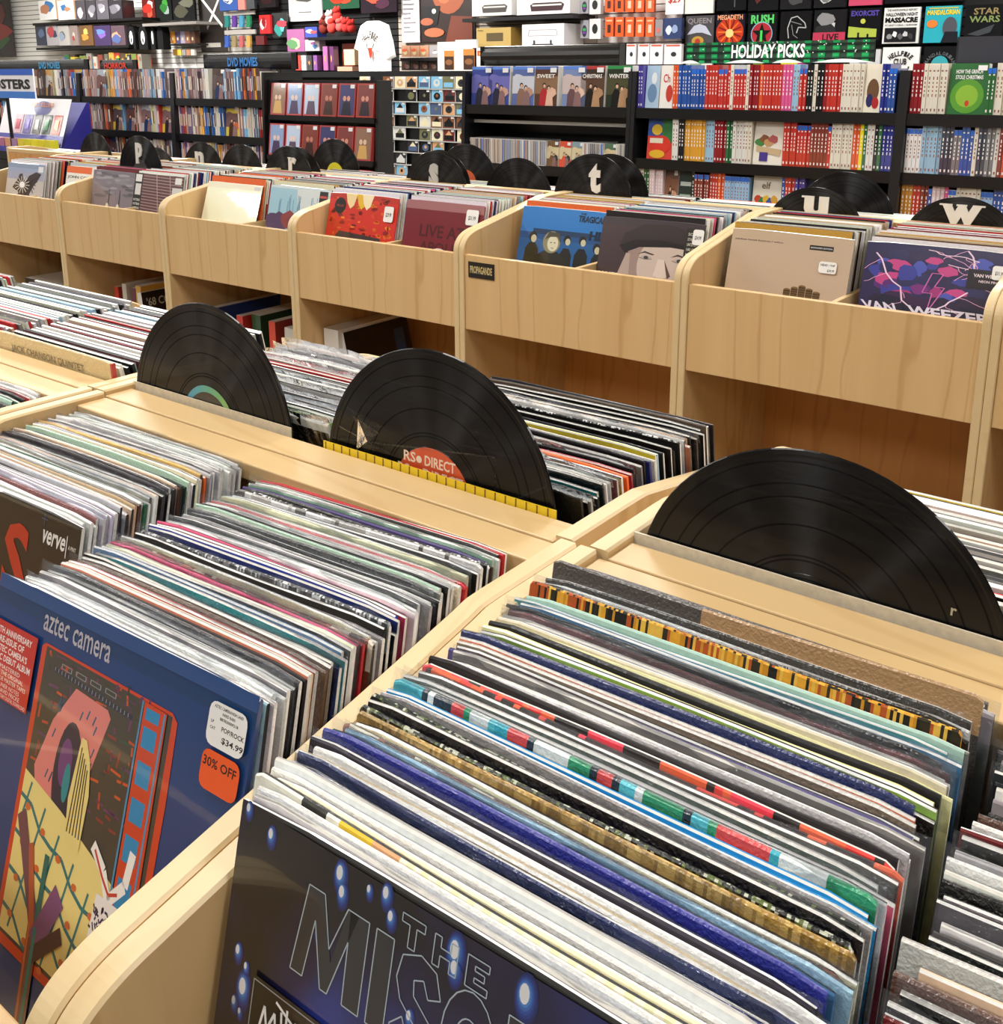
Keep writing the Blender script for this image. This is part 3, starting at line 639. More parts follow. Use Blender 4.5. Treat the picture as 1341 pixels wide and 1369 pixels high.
o, a = far_cover('sky blue record cover with bare trees over a dark red field', '#dfe9ec', 366.5, 244)
a.poly([(0, 0), (.95, 0), (.95, .95), (0, .95)], '#9fc9dc'); a.poly([(.5, .4), (.95, .4), (.95, .95), (.45, .95)], '#d5dfe0')
for k in range(20): u = r.uniform(.15, .8); a.line((u, .45), (u+r.uniform(-.02, .02), r.uniform(.7, .85)), .008, '#5f92b2')
a.k += 1
for k in range(9): blob(a, .1+.09*k, .32+r.uniform(-.04, .1), .13, .16, r.choice(['#6b3550', '#7b3440', '#543a60', '#8d3b3c']), 12, .15, k)
a.rect(0, .95, .0, .2, '#4d6aa0'); a.rect(.82, .95, .72, .95, '#1b1416'); a.rect(.83, .94, .83, .87, '#c04a3a'); a.build(o)
o, a = far_cover('fiery red record cover with flower petals and one thick dark bar', '#b92a1c', 443, 256)
for k in range(150): blob(a, r.uniform(.05, .95), r.uniform(.05, .95), r.uniform(.015, .05), r.uniform(.015, .04), r.choice(['#d8401c', '#e2621f', '#8c1712', '#c93a14', '#701010', '#ec8a20']), 7, .3, k); a.k -= 1
a.k += 1
for (cx, c) in ((.32, '#f1d9a0'), (.48, '#e8b92c'), (.56, '#f6e7c0')): a.poly([(cx-.08, 1), (cx+.09, 1), (cx+.05, .8), (cx+.0, .74), (cx-.05, .84)], c)
a.poly([(.18, .17), (.78, .12), (.82, .18), (.8, .29), (.2, .35), (.15, .26)], '#3b3030'); a.poly(ell(.17, .78, .085, .14), '#1a0f0e'); a.text('PLUS', .12, .22, .76, .8, '#b0281c'); a.build(o)
price(o, (('$29.99', .2, .8, .3, .6),), .83, .96, .74, .9)
o, a = far_cover('dark red record cover with thin serif capitals and a round white portrait', '#7c1d24', 545, 266)
a.rect(0, 1, .86, 1, '#a0686a'); a.text('LIVE AT', .22, .80, .42, .62, '#4a1216'); a.text('APOLLO', .24, .86, .16, .35, '#4a1216')
a.poly(ell(.5, .11, .13, .15), '#ece7df'); a.poly(ell(.5, .1, .06, .1), '#4a3a38'); a.build(o)
price(o, (('$31.99', .2, .8, .3, .6),), .80, .95, .8, .95)
o, a = far_cover('bright blue record cover with a black figure group before a quay', '#1d74c0', 703, 269)
a.rect(0, 1, .50, .60, '#1a4f8a'); a.rect(.15, .8, .58, .66, '#16355c'); a.rect(0, 1, 0, .5, '#1c5c9c')
for (cx, top, hw, c) in ((.16, .56, .085, '#2a2a1e'), (.55, .52, .075, '#1b1b18'), (.72, .54, .08, '#171715'), (.9, .5, .07, '#1a1a18'), (.38, .45, .2, '#23231a')):
    a.poly([(cx-hw, 0), (cx+hw, 0), (cx+hw*.9, top-.22), (cx+hw*.4, top-.12), (cx-hw*.4, top-.12), (cx-hw*.9, top-.22)], c)
for (cx, cy, rx, ry) in ((.16, .50, .04, .075), (.55, .5, .035, .065), (.72, .51, .035, .065), (.88, .42, .035, .07)): a.poly(ell(cx, cy+.03, rx*1.15, ry*1.1), '#171612'); a.poly(ell(cx+.01, cy, rx*.8, ry*.8), '#c9c6a6')
a.poly(ell(.38, .47, .10, .17), '#8d8a6c'); a.poly(ell(.395, .45, .062, .12), '#dcd9bc'); a.poly([(.3, .5), (.34, .63), (.46, .62), (.49, .45), (.44, .56), (.36, .55)], '#4a4836')
for u in (.375, .415): a.poly(ell(u, .465, .011, .008, 8), '#2a2820')
a.poly([(.375, .385), (.415, .385), (.405, .375), (.385, .375)], '#7a4a3e')
a.text('THE', .66, .72, .93, .96, '#0c1c30'); a.text('TRAGICALLY', .64, 1.06-.06, .82, .92, '#0e1a2a', .03, shear=.1); a.text('HIP', .78, .97, .56, .70, '#0d1c34', .05, shear=.1); a.build(o)
o, a = far_cover('brown grey record cover with a close portrait of a man in a flat cap', '#3d3437', 808, 291)
a.poly(ell(.62, .42, .33, .52, 26), '#9c8780'); a.poly(ell(.66, .36, .26, .44, 26), '#c9b8ae')
a.poly([(.2, .58), (.24, .78), (.42, .93), (.7, .95), (.9, .86), (.97, .66), (.8, .64), (.55, .66), (.35, .64)], '#33292b')
a.poly([(.2, .60), (.35, .70), (.6, .73), (.9, .68), (.95, .62), (.7, .64), (.4, .60), (.26, .5)], '#1f1719')
for cx in (.48, .80): a.poly([(cx-.09, .50), (cx-.02, .555), (cx+.08, .52), (cx+.06, .505), (cx-.02, .53)], '#4a3a36'); a.poly(ell(cx, .465, .055, .028), '#b8a8a0'); a.poly(ell(cx, .465, .024, .026, 10), '#3a4248'); a.pline([(cx-.07, .46), (cx-.02, .44), (cx+.06, .45)], .008, '#6d5850')
a.poly([(.60, .46), (.66, .46), (.72, .24), (.66, .19), (.57, .22)], '#dccbc0'); a.poly([(.66, .46), (.74, .24), (.71, .20), (.69, .3)], '#5a4642'); a.poly(ell(.62, .10, .12, .03), '#6a4a44')
a.poly([(.2, .1), (.28, .5), (.32, .5), (.34, .1)], '#b5a298')
a.text('JAMES', .02, .23, .12, .2, '#f0eeea', .03); a.text('TAYLOR', .02, .23, .02, .09, '#f0eeea', .03); a.poly([(.83, .5), (1, .5), (1, .93), (.83, .93)], '#2a2824')
for k in range(5): a.text(['SONGS', 'STANDARD', 'LIMITED EDITION', '180 GRAM', 'METALLIC'][k], .85, .98, .83-.07*k, .87-.07*k, '#c9c5b4')
a.build(o); price(o, (('$34.99', .2, .8, .3, .6),), .9, 1.0, .82, .95)
o, a = far_cover('plain beige record cover with a small line of type and brown towers', '#c9b498', 982, 302)
a.text('yankee hotel foxtrot / wilco', .03, .44, .845, .875, '#5d4c3c'); a.rect(.66, .85, .81, .87, '#141414'); a.text('EXPANDED EDITION', .67, .84, .83, .85, '#d8d8d8')
for k in range(5):
    cx = .53+.06*(k); h0 = .33-.03*abs(k-2)
    a.rect(cx-.028, cx+.028, 0, h0, '#6b5230', True)
    a.poly(ell(cx, h0, .028, .02), '#8a6c42')
    for j in range(7): a.rect(cx-.028, cx+.028, h0-.03*j-.02, h0-.03*j-.01, '#3c2c1c', True)
    a.k += 1
a.build(o); price(o, (('HEHD / YHF', .1, .9, .6, .8), ('$39.99', .5, .9, .1, .35)), .76, .9, .71, .80)
o, a = far_cover('purple and blue record cover full of pink lightning with white metal lettering', '#2c2452', 1168, 322)
for k in range(40): blob(a, r.uniform(.13, .87), r.uniform(.3, .86), r.uniform(.04, .10), r.uniform(.04, .1), r.choice(['#3a3f9c', '#5a2a78', '#a8357c', '#c8458a', '#2a2a5c', '#4a56b8', '#7a2c80']), 12, .2, k); a.k -= .5
a.k = int(a.k)+1
for k in range(16): blob(a, r.uniform(.16, .84), r.uniform(.14, .4), .12, .08, r.choice(['#1c1a36', '#2a1c3c', '#3a1c48']), 12, .2, k)
def bolt(x, y, dx, dy, n, wd, depth=0):
    pts = [(x, y)]
    for i in range(n): x += dx+r.uniform(-.035, .035); y += dy+r.uniform(-.02, .02); pts.append((min(.99, max(.01, x)), min(.99, max(.01, y))))
    for p, q_ in zip(pts, pts[1:]): a.line(p, q_, wd, '#f0b6dc' if depth else '#f6dcf2')
    if depth < 2:
        for p in pts[1::2]: 
            s_ = r.choice([-1, 1]); bolt_pts.append((p, s_, depth))
bolt_pts = []
bolt(.08, .86, .035, -.075, 8, .012); bolt(.80, .55, -.01, .06, 7, .012); bolt(.76, .5, -.03, -.06, 5, .012); bolt(.45, .95, .05, -.01, 7, .009); bolt(.6, .8, .055, .0, 6, .008)
for p, s_, dp in list(bolt_pts): bolt(p[0], p[1], .03*s_, -.03, 4, .005, 1)
a.k += 1
a.pline([(.50, .68), (.58, .68), (.53, .52), (.60, .52), (.50, .2), (.52, .44), (.45, .44), (.50, .68)], .008, '#d070b8')
a.text('VAN', .05, .30, .155, .27, '#e8e2f4', .03, shear=-.5); a.text('WEEZER', .38, .95, .155, .27, '#e8e2f4', .03, shear=-.3)
a.rect(.74, 1, .55, .78, '#1a1018'); a.text('VAN WEEZER', .78, .98, .69, .73, '#e8d8e0', .03); a.text('NEON PINK', .82, .96, .63, .66, '#e8d8e0'); a.build(o)
price(o, (('$31.99', .2, .8, .3, .6),), .9, 1.0, .8, .9)

# ------------------------------------------------------------------ vinyl discs used as dividers
def disc_mb(r0=.15, n=72):
    mb = MB(); prof = [(0, -.0011), (.05, -.0011), (.0505, -.0008), (r0-.006, -.0008), (r0-.004, -.0013), (r0-.0008, -.0013), (r0, 0), (r0-.0008, .0013), (r0-.006, .0008), (0, .0009)]
    for k, (rr, y) in enumerate(prof):
        for i in range(n): t = 2*math.pi*i/n; mb.v.append((rr*math.cos(t), y, rr*math.sin(t)))
    c = lin('#0a0a0a')
    for k in range(len(prof)-1):
        for i in range(n): j = (i+1) % n; mb.f.append((k*n+i, k*n+j, (k+1)*n+j, (k+1)*n+i)); mb.c.append(c)
    return mb
DISC = None
def disc(label, x, y, ztop, lean=R(2), labelcol=None, group='vinyl divider discs'):
    global DISC
    if DISC is None: DISC = disc_mb().build('disc', 'vinyl'); root = DISC
    else: root = DISC.copy(); C.objects.link(root)
    root.name = 'vinyl_record'; tag(root, label, 'vinyl disc', group)
    root.location = (x, y, ztop-.15); root.rotation_euler = (-lean, 0, 0)
    if labelcol:
        a = Art(1, 1, -.0012, .0001, 0, 0); a.poly(ell(0, 0, .05, .05, 40), labelcol); a.poly(ell(0, 0, .0036, .0036, 12), '#111111')
        a.build(root, 'centre_label', 'print')
    return root
o = disc('shiny black vinyl disc with a blue to yellow ring label behind the left bin board', -.992, .716, Z0+.252)
a = Art(1, 1, -.0012, .0002, 0, 0); a.poly(ell(0, 0, .05, .05, 40), '#101113')
for i in range(40):
    t0, t1 = math.pi*i/40, math.pi*(i+1)/40; s_ = i/39
    c = [(0x2f, 0x6f, 0xb0), (0x3a, 0xa0, 0xb8), (0x6c, 0xb0, 0x70), (0xd0, 0xc8, 0x50)]; u = (1-s_)*2.99; k = int(u); f = u-k
    cc = '#%02x%02x%02x' % tuple(int(c[k][j]*(1-f)+c[min(3, k+1)][j]*f) for j in range(3))
    a.poly([(.05*math.cos(t0), .05*math.sin(t0)), (.05*math.cos(t1), .05*math.sin(t1)), (.042*math.cos(t1), .042*math.sin(t1)), (.042*math.cos(t0), .042*math.sin(t0))], cc, True)
a.k += 1
for k in range(3): a.text('STEREO', -.022, .018, .012+.007*k, .016+.007*k, '#77736a', rot=0)
a.build(o, 'centre_label', 'print')
card = MB().box(-.15, .15, -.0016, -.0006, -.125, .025, col='#d9cdb4').build('divider_card', 'card', o, loc=(0, -.001, 0)); card.location = (0, -.0022, .005)
o = disc('shiny black vinyl disc with orange red lettered label and yellow striped card', -.6365, .716, Z0+.2535)
a = Art(1, 1, -.0012, .0001, 0, 0); a.poly(ell(0, 0, .05, .05, 40), '#d3512e')
for k, (t, x0, x1) in enumerate((('DIRECT', -.010, .030), ('RS', -.038, -.022), ('DIRECT', -.012, .040), ('RS', -.046, -.030), ('DIRECT', -.012, .044))):
    z = (.030, .030, .016, .016, .002)[k]; a.text(t, x0, x1, z, z+.011, '#f0d9c8', .02)
for z in (.035, .021): a.poly(ell(-.017, z, .0038, .0038, 12), '#f0d9c8')
a.build(o, 'centre_label', 'print')
mb = MB(); mb.box(-.15, .153, -.003, -.002, -.12, .027, col='#efcf1c')
for k in range(25): mb.box(-.147+.0121*k, -.1457+.0121*k, -.0034, -.0030, -.02, .027, col='#7d5a1c')
mb.box(-.095, -.06, -.0036, -.0031, -.0, .013, col='#2b1c1a', M=Matrix.Rotation(.05, 4, 'Y')); mb.box(.05, .085, -.0036, -.0031, .0, .014, col='#3a2a4a', M=Matrix.Rotation(-.05, 4, 'Y'))
mb.build('divider_card', 'print', o, loc=(0, -.004, 0))
mb = MB()
for p in ([(-.105, .025), (-.10, .06), (-.085, .04)], [(-.11, .062), (-.07, .052), (-.088, .035)], [(-.12, .07), (-.09, .055), (-.06, .06)], [(-.09, .02), (-.07, .035), (-.1, .045)]): mb.face([(u, -.0022-.002*i, v) for i, (u, v) in enumerate(p)], '#ffffff')
for p, q_ in (((-.14, .03), (.08, .058)), ((.08, .058), (.08, .02)), ((.1, .02), (.14, .045)), ((-.13, .045), (-.05, .03))): mb.face([(p[0], -.002, p[1]), (q_[0], -.002, q_[1]), (q_[0], -.0035, q_[1]+.0025), (p[0], -.0035, p[1]+.0025)], '#ffffff')
mb.build('torn_tape', 'film', o)
o = disc('large plain black vinyl disc nearest the camera, at right behind the foreground bin', -.2515, .716, Z0+.2365)
MB().box(-.15, .16, -.003, -.001, -.10, .045, col='#d8ceb8').build('divider_card', 'card', o, loc=(-.003, -.002, 0))
a = Art(1, 1, -.0013, .0001, 0, 0); a.text('r', .103, .107, .052, .058, '#b9b29a'); a.build(o, 'pen_mark', 'print')
SER = {'p': [(0, .22, .93, 1), (0, .42, 0, .06)], 'n': [(-.05, .25, .93, 1), (-.05, .35, 0, .09), (.65, 1.05, 0, .09)], 'r': [(-.1, .3, .92, 1), (-.1, .6, 0, .08)], 'u': [(-.12, .25, .91, 1), (.6, .98, .91, 1), (.75, 1.12, 0, .09)],
       'w': [(-.06, .26, .92, 1), (.36, .62, .92, 1), (.76, 1.06, .92, 1)], 't': [(.6, .8, 0, .12)], 's': []}
def letter(o, ch, x, z, wd, ht, col='#dcd9d2'):
    mb = MB(); put_text(mb, ch, x-wd/2, x+wd/2, z, z+ht, -.006, col, .05, depth=.0045)
    for a0, a1, b0, b1 in SER[ch]: mb.box(x-wd/2+a0*wd, x-wd/2+a1*wd, -.0058, -.0016, z+b0*ht, z+b1*ht, col=col)
    mb.build('letter', 'gloss', o)
for ch, x, y, zt, lx, lz, wd, ht, lb in (('t', -1.80, 2.832, .255, .01, .025, .045, .095, None), ('u', -1.06, 2.832, .195, .005, .065, .07, .06, None), ('w', -.67, 2.832, .195, .0, .075, .10, .055, None),
        ('s', -2.474, 2.832, .236, -.005, .015, .045, .09, None), ('r', -3.27, 2.832, .222, .03, .045, .045, .06, None), ('n', -3.99, 2.95, .205, -.02, .05, .06, .055, None), ('p', at(184, 181, 2.5).x, 2.50, at(184, 181, 2.5).z-Z0, .0, .035, .045, .085, '#3a3836')):
    o = disc('black vinyl disc with a stuck on white lower case letter %s, far row' % ch.upper(), x, y, Z0+zt, labelcol=lb)
    letter(o, ch, lx, lz, wd, ht, '#b9b8b4' if ch == 's' else '#e2ded6')
def far_disc(label, pxr, pyt, y, lb=None, dx=0):
    p = at(pxr, pyt+40, y); zt = at(pxr-45, pyt, y).z; return disc(label, p.x-.15+dx, y, zt, labelcol=lb)
far_disc('plain black vinyl disc just behind the disc with letter T', 868, 206, 3.0)
far_disc('plain black vinyl disc behind the disc with letter U, toward the shelves', 1198, 231, 3.05)
far_disc('plain black vinyl disc close behind the disc with letter S', 630, 200, 2.93)
far_disc('black vinyl disc with an orange label right of the letter S disc', 664, 192, 3.12, '#d5562a')
far_disc('scuffed black vinyl disc with a torn sticker between letters S and T', 739, 211, 2.95)
far_disc('plain black vinyl disc close behind the disc with letter R', 431, 196, 2.93)
far_disc('black vinyl disc with a bright yellow label right of letter R', 481, 185, 3.1, '#e0d51c')
far_disc('plain black vinyl disc standing alone left of letter R', 353, 192, 2.95)
far_disc('plain black vinyl disc half hidden behind the letter P disc', 238, 196, 2.8)
far_disc('black vinyl disc with a dull red label left of letter P', 151, 176, 2.95, '#7c2c22')

# ------------------------------------------------------------------ things on the lower shelves and the maker plate
def shelf_box(label, x, y, w_, d, h, spine, face_, lean, txt=None, yaw=0, tcol='#e8e8e4', faces=None, cat='box set'):
    o = MB().box(0, w_, 0, d, 0, h, col=face_, cols={'front': spine, 'top': '#d9d4ca'}).build('boxed_set', 'print'); tag(o, label, cat, 'boxed sets on the lower shelves')
    o.location = (x, y, .2365+max(0, math.sin(-lean))*w_*0+ (math.sin(lean)*w_ if lean > 0 else 0)); o.rotation_euler = (0, lean, yaw)
    if faces: 
        mb = MB(); faces(mb, w_, d, h); mb.build('cover_print', 'print', o)
    return o
def rot_text(mb, t, w_, y0, y1, z0, z1, col, bold=.02):
    """text on the +x face, reading towards the back"""
    m2 = MB(); put_text(m2, t, y0, y1, z0, z1, 0, col, bold); n = len(mb.v)
    mb.v += [(w_+.0006, v[0], v[2]) for v in m2.v]; mb.f += [tuple(n+i for i in f) for f in m2.f]; mb.c += m2.c
shelf_box('thick white boxed record set upright on the lower shelf, in clear wrap', -2.585, 2.36, .07, .32, .325, '#e6e4e0', '#d8d6d2', 0)
shelf_box('black boxed record set leaning against the white one on the lower shelf', -2.475, 2.38, .03, .32, .315, '#dddbd6', '#151112', R(-12), faces=lambda mb, w_, d, h: (rot_text(mb, 'the doors the soft parade', w_, .04, .26, .05, .07, '#8d8a84', 0), mb.face([(w_+.0006, .24, .18), (w_+.0006, .29, .18), (w_+.0006, .29, .28), (w_+.0006, .24, .28)], '#27446c')))
shelf_box('blue boxed record set with a red leaf shape, leftmost on its lower shelf', -3.24, 2.38, .03, .31, .31, '#2b4f9c', '#20407f', R(3), faces=lambda mb, w_, d, h: mb.face([(w_+.0006, .18, .10), (w_+.0006, .26, .12), (w_+.0006, .24, .2), (w_+.0006, .2, .22)], '#a3322c'))
shelf_box('red boxed record set beside the blue one on the lower shelf', -3.07, 2.37, .035, .31, .30, '#d2382c', '#a92a22', 0)
shelf_box('dark green boxed record set on the lower shelf under the red painted cover', -3.02, 2.40, .05, .31, .305, '#2f5c3a', '#24442c', 0)
shelf_box('orange red boxed record set on the lower shelf, in crinkled wrap', -2.90, 2.38, .035, .31, .30, '#d8452c', '#8d2a20', 0)
shelf_box('plain pale record box at the right end of its lower shelf', -2.80, 2.36, .05, .31, .295, '#c9c4ba', '#c2bcb0', R(2))
shelf_box('narrow red boxed record set at left on the lower shelf beside a white one', -3.92, 2.40, .03, .31, .30, '#cf3128', '#9c2a24', 0)
shelf_box('narrow white boxed record set between two red ones on a lower shelf', -3.86, 2.40, .03, .31, .32, '#ddd8cc', '#cfc9bc', 0)
shelf_box('dark purple red boxed record set on a lower shelf', -3.80, 2.40, .035, .31, .31, '#6a2038', '#55182c', 0)
shelf_box('orange yellow boxed record set on a lower shelf beside a black one', -3.74, 2.38, .035, .31, .33, '#e0a63a', '#d49a34', R(2))
shelf_box('black boxed record set with grey capitals and dim red neon print', -3.66, 2.36, .03, .31, .31, '#ddd8cc', '#14100f', R(-6), faces=lambda mb, w_, d, h: (rot_text(mb, "'68 COMEBACK", w_, .02, .28, .25, .285, '#b9b5ac', .02), rot_text(mb, 'ELVIS', w_, .05, .28, .08, .2, '#6e2418', .0)))
shelf_box('dark flat record box in shadow on the leftmost lower shelf', -4.62, 2.38, .40, .31, .26, '#1c1a1c', '#16151a', 0)
pl = MB().box(-.047, .047, -.003, 0, -.023, .023, col='#0e0e10').build('maker_plate', 'print'); pl.location = (-1.811, FJ-.548+.006, Z0-.041); tag(pl, 'small black maker plate with gold capitals on the bin front', 'plate')
mb = MB(); put_text(mb, 'PROPAGANDE', -.040, .040, -.010, .012, -.0034, '#c9b680', .03); mb.build('lettering', 'print', pl)
# ------------------------------------------------------------------ disc racks behind the bins
BKY = 4.25
SP = {'pu': ('purple', '#4a3f9a'), 'lb': ('light blue', '#9cc4e4'), 'wh': ('white', '#e9e7e4'), 're': ('red', '#c83a34'), 'rd': ('dark red', '#9a2428'), 'bl': ('blue', '#2f55a8'), 'cr': ('cream', '#ece6d2'), 'br': ('brown red', '#8a3a30'),
      'pk': ('pink', '#d8589a'), 'bk': ('black', '#1c1b1c'), 'dr': ('maroon', '#5e1c22'), 'gy': ('grey', '#7d7f84'), 'nv': ('navy', '#26348c'), 'ye': ('yellow gold', '#e0a936'), 'gn': ('green', '#2f6a3c'), 'YE': ('bright yellow', '#ecd51c'),
      'or': ('orange', '#e0602c'), 'go': ('golden', '#c98a30'), 'wp': ('pale pink', '#e6cfd2'), 'vi': ('violet', '#6a3a90'), 'sl': ('slate', '#3d4450')}
DCM = {}
def case_mesh(ck, bluray, th=.0142, hh=None):
    k = (ck, bluray, round(th, 4), hh)
    if k in DCM: return DCM[k]
    h = hh or (.172 if bluray else .190); c = SP[ck][1]; r = random.Random(zlib.crc32(repr(k).encode()) % 999)
    mb = MB(); mb.box(0, th, .0006, .135, 0, h, col=jit(c, .05, r), cols={'top': '#2f6fd0' if bluray else '#d8d6d2', 'back': '#222222'})
    e = '#f2f0ee' if c != SP['wh'][1] and c != SP['cr'][1] and ck != 'lb' else '#8a5a50'
    mb.box(.0012, th-.0012, 0, .0007, .004, h-.004, col=jit(c, .04, r))
    mb.box(.0052, th-.0052, -.0003, .0, h*.34, h*.74, col=e)
    for z in (.40, .48, .56, .64): mb.box(.0048, th-.0048, -.0005, -.0002, h*z, h*(z+.035), col=c)
    mb.box(.0045, th-.0045, -.0004, .0, .010, .020, col=e)
    if bluray: mb.box(.0004, th-.0004, -.0004, .0, h-.020, h-.001, col='#2f6fd8')
    mb.box(.004, th-.004, -.0003, .0, h*.84, h*.87, col=e)
    o = mb.build('disc_case', 'gloss'); me = o.data; bpy.data.objects.remove(o); DCM[k] = me; return me
def disc_case(ck, b, x, z, label, group, y=BKY, th=.0142, lean=0):
    o = bpy.data.objects.new('disc_case', case_mesh(ck, b, th)); C.objects.link(o); o.location = (x, y, z); o.rotation_euler = (0, lean, 0)
    return tag(o, label, 'disc case', group)
def faced(label, x, z, col, art=None, wd=.135, h=.19, y=BKY, stack=1, lean=R(6), name='disc_case', cat='disc case', yaw=0, th=.014, edge='#d8d6d2'):
    mb = MB(); mb.box(0, wd, 0, th*stack, 0, h, col=col, cols={'top': edge, 'right': edge, 'left': edge}); o = mb.build(name, 'gloss'); tag(o, label, cat, 'front facing cases on the racks' if cat == 'disc case' else None)
    o.location = (x, y, z); o.rotation_euler = (-lean, 0, yaw)
    if art:
        a = Art(wd, h, -.0003, .0004, 0, 0); art(a); a.build(o, 'cover_print', 'gloss')
    return o
BAYN = {}
def bookcase(x0, x1, label, zs=(1.25, 1.02, .79, .56, .33), y=BKY, depth=.30, ztop=1.415, slots=True, col='#131315', tilt=.05):
    t = empty('bookcase', ((x0+x1)/2, y, 0)); tag(t, label, 'bookcase'); hx = (x1-x0)/2
    for s in (-1, 1):
        a, b = (-hx, -hx+.02) if s < 0 else (hx-.02, hx)
        MB().prism([(-.012, ztop), (depth, ztop), (depth, 0), (-.012-tilt*1.4, 0)], 'x', a, b, col).build('side_panel', 'metal_black', t)
    MB().box(-hx+.02, hx-.02, depth-.02, depth, .05, ztop, col='#0e0e10').build('back_panel', 'metal_black', t)
    for z in zs:
        sh = MB().box(-hx+.0202, hx-.0202, -.008, depth-.0205, z-.018, z-.001, col=col).build('shelf', 'metal_black', t)
        MB().box(-hx+.0202, hx-.0202, -.014, -.0085, z-.045, z+.002, col='#0b0b0c').build('price_rail', 'metal_black', sh)
    return t
bookcase(-2.485, -1.262, 'black bookcase of coloured film discs under the green holiday sign')
bookcase(-1.262, -.039, 'black bookcase at the right edge beside the green film cover')
bookcase(-3.50, -2.487, 'black bookcase with romance films above a row of silver music discs', zs=(1.25, .955, .70, .45))
LB = [(-9.65, -8.43), (-8.35, -7.13), (-7.13, -6.0), (-6.0, -5.07)]
for k, (a, b) in enumerate(LB): bookcase(a, b, ['black bookcase of film discs at far left behind the counter signs', 'black bookcase of film discs right behind the counter display', 'black bookcase of film discs with two yellow covers on top', 'black bookcase of film discs under the plain film sign'][k])
def row(spec, x, xend, z, where, group):
    cnt = {}; k = 0
    for tok in spec.split():
        if tok[0] == '|': x += float(tok[1:]); continue
        if tok[0] == 'F':
            nm, col, art = FACES[tok[1:]]
            if x+.14 > xend and tok[1:] in ('toon', 'train', 'elf', 'grn', 'nav'): continue
            wf = .135 if tok[1:] in ('toon', 'train', 'elf', 'grn', 'nav') else .068; faced('%s, %s' % (nm.replace(' small', '').replace('a mouse grey', 'grey'), where), x, z+.001, col, art, wd=wf, y=BKY+.01, stack=3, lean=R(5)); x += wf+.003; continue
        b = tok.startswith('B:'); tok = tok[2:] if b else tok; ck, n = tok[:2], int(tok[2:])
        for _ in range(n):
            if x+.0146 > xend: return
            cnt[ck] = cnt.get(ck, 0)+1
            disc_case(ck, b, x, z+.0008, '%s film case, %s %s one %s' % (('blue topped ' if b else 'tall ')+SP[ck][0], nth(cnt[ck]), SP[ck][0], where), group, y=BKY+rnd.uniform(-.004, .006)); x += .0148
def art_fig(c1, c2, c3, title=None, top=None, tc='#f0eee8'):
    def f(a):
        if top: a.rect(0, 1, .92, 1, top)
        a.rect(0, 1, .3, .75, c1); blob(a, .3, .7, .25, .1, c1, 9, .3, 4); blob(a, .7, .3, .25, .14, c3, 9, .3, 5); a.poly([(.22, 0), (.62, 0), (.6, .3), (.52, .42), (.34, .44), (.24, .3)], c2); a.poly([(.5, 0), (.85, 0), (.8, .3), (.7, .38), (.56, .34)], c3 if title else '#8a6a6a')
        for cx, cy in ((.43, .50), (.63, .44)): a.poly(ell(cx, cy+.02, .075, .06), '#2a1e1c'); a.poly(ell(cx+.012, cy, .055, .045), '#d8b098')
        a.rect(.68, .95, .84, .96, '#e8e8ea')
        if title: a.text(title, .1, .9, .70, .80, tc)
    return f
def art_green(a):
    a.poly(ell(.5, .36, .45, .34), '#5a9a34'); a.poly(ell(.5, .36, .3, .22), '#8ab83c'); a.poly(ell(.52, .22, .06, .06), '#c0442c')
    a.text('HOW THE GRINCH', .15, .85, .80, .88, '#f2f2f0', .02); a.text('STOLE CHRISTMAS', .15, .88, .69, .77, '#f2f2f0', .02); a.rect(.72, .96, .86, .96, '#eeeeee')
def art_elf(a): a.text('elf', .3, .6, .66, .82, '#7a6a5a'); [blob(a, .2+.14*k, .42-.05*(k % 2), .12, .1, c, 10, .2, k) for k, c in enumerate(('#c84a34', '#2f7a4a', '#e0b83c', '#3a5aa0', '#d8a03c'))]; a.poly(ell(.5, .12, .12, .09), '#3a4a9a')
def art_train(a): [blob(a, .2+.15*k, .5+.08*(k % 2), .16, .09, c, 10, .2, k) for k, c in enumerate(('#4a8a4a', '#8a5a3a', '#c89a6a', '#b05a5a'))]; a.poly([(.1, .3), (.9, .2), (.95, .35), (.1, .42)], '#c8b08a'); a.rect(.22, .5, .08, .28, '#4a3a8a')
def art_cartoon(a): a.rect(.0, .55, .55, 1, '#3a5aa8'); a.rect(.55, 1, .4, 1, '#3a7a44'); a.poly(ell(.35, .7, .2, .13), '#e8c23c'); a.poly(ell(.5, .35, .4, .22), '#d83a2c'); a.poly(ell(.4, .12, .3, .1), '#e0b030'); a.rect(.1, .6, .38, .5, '#e8e0c8')
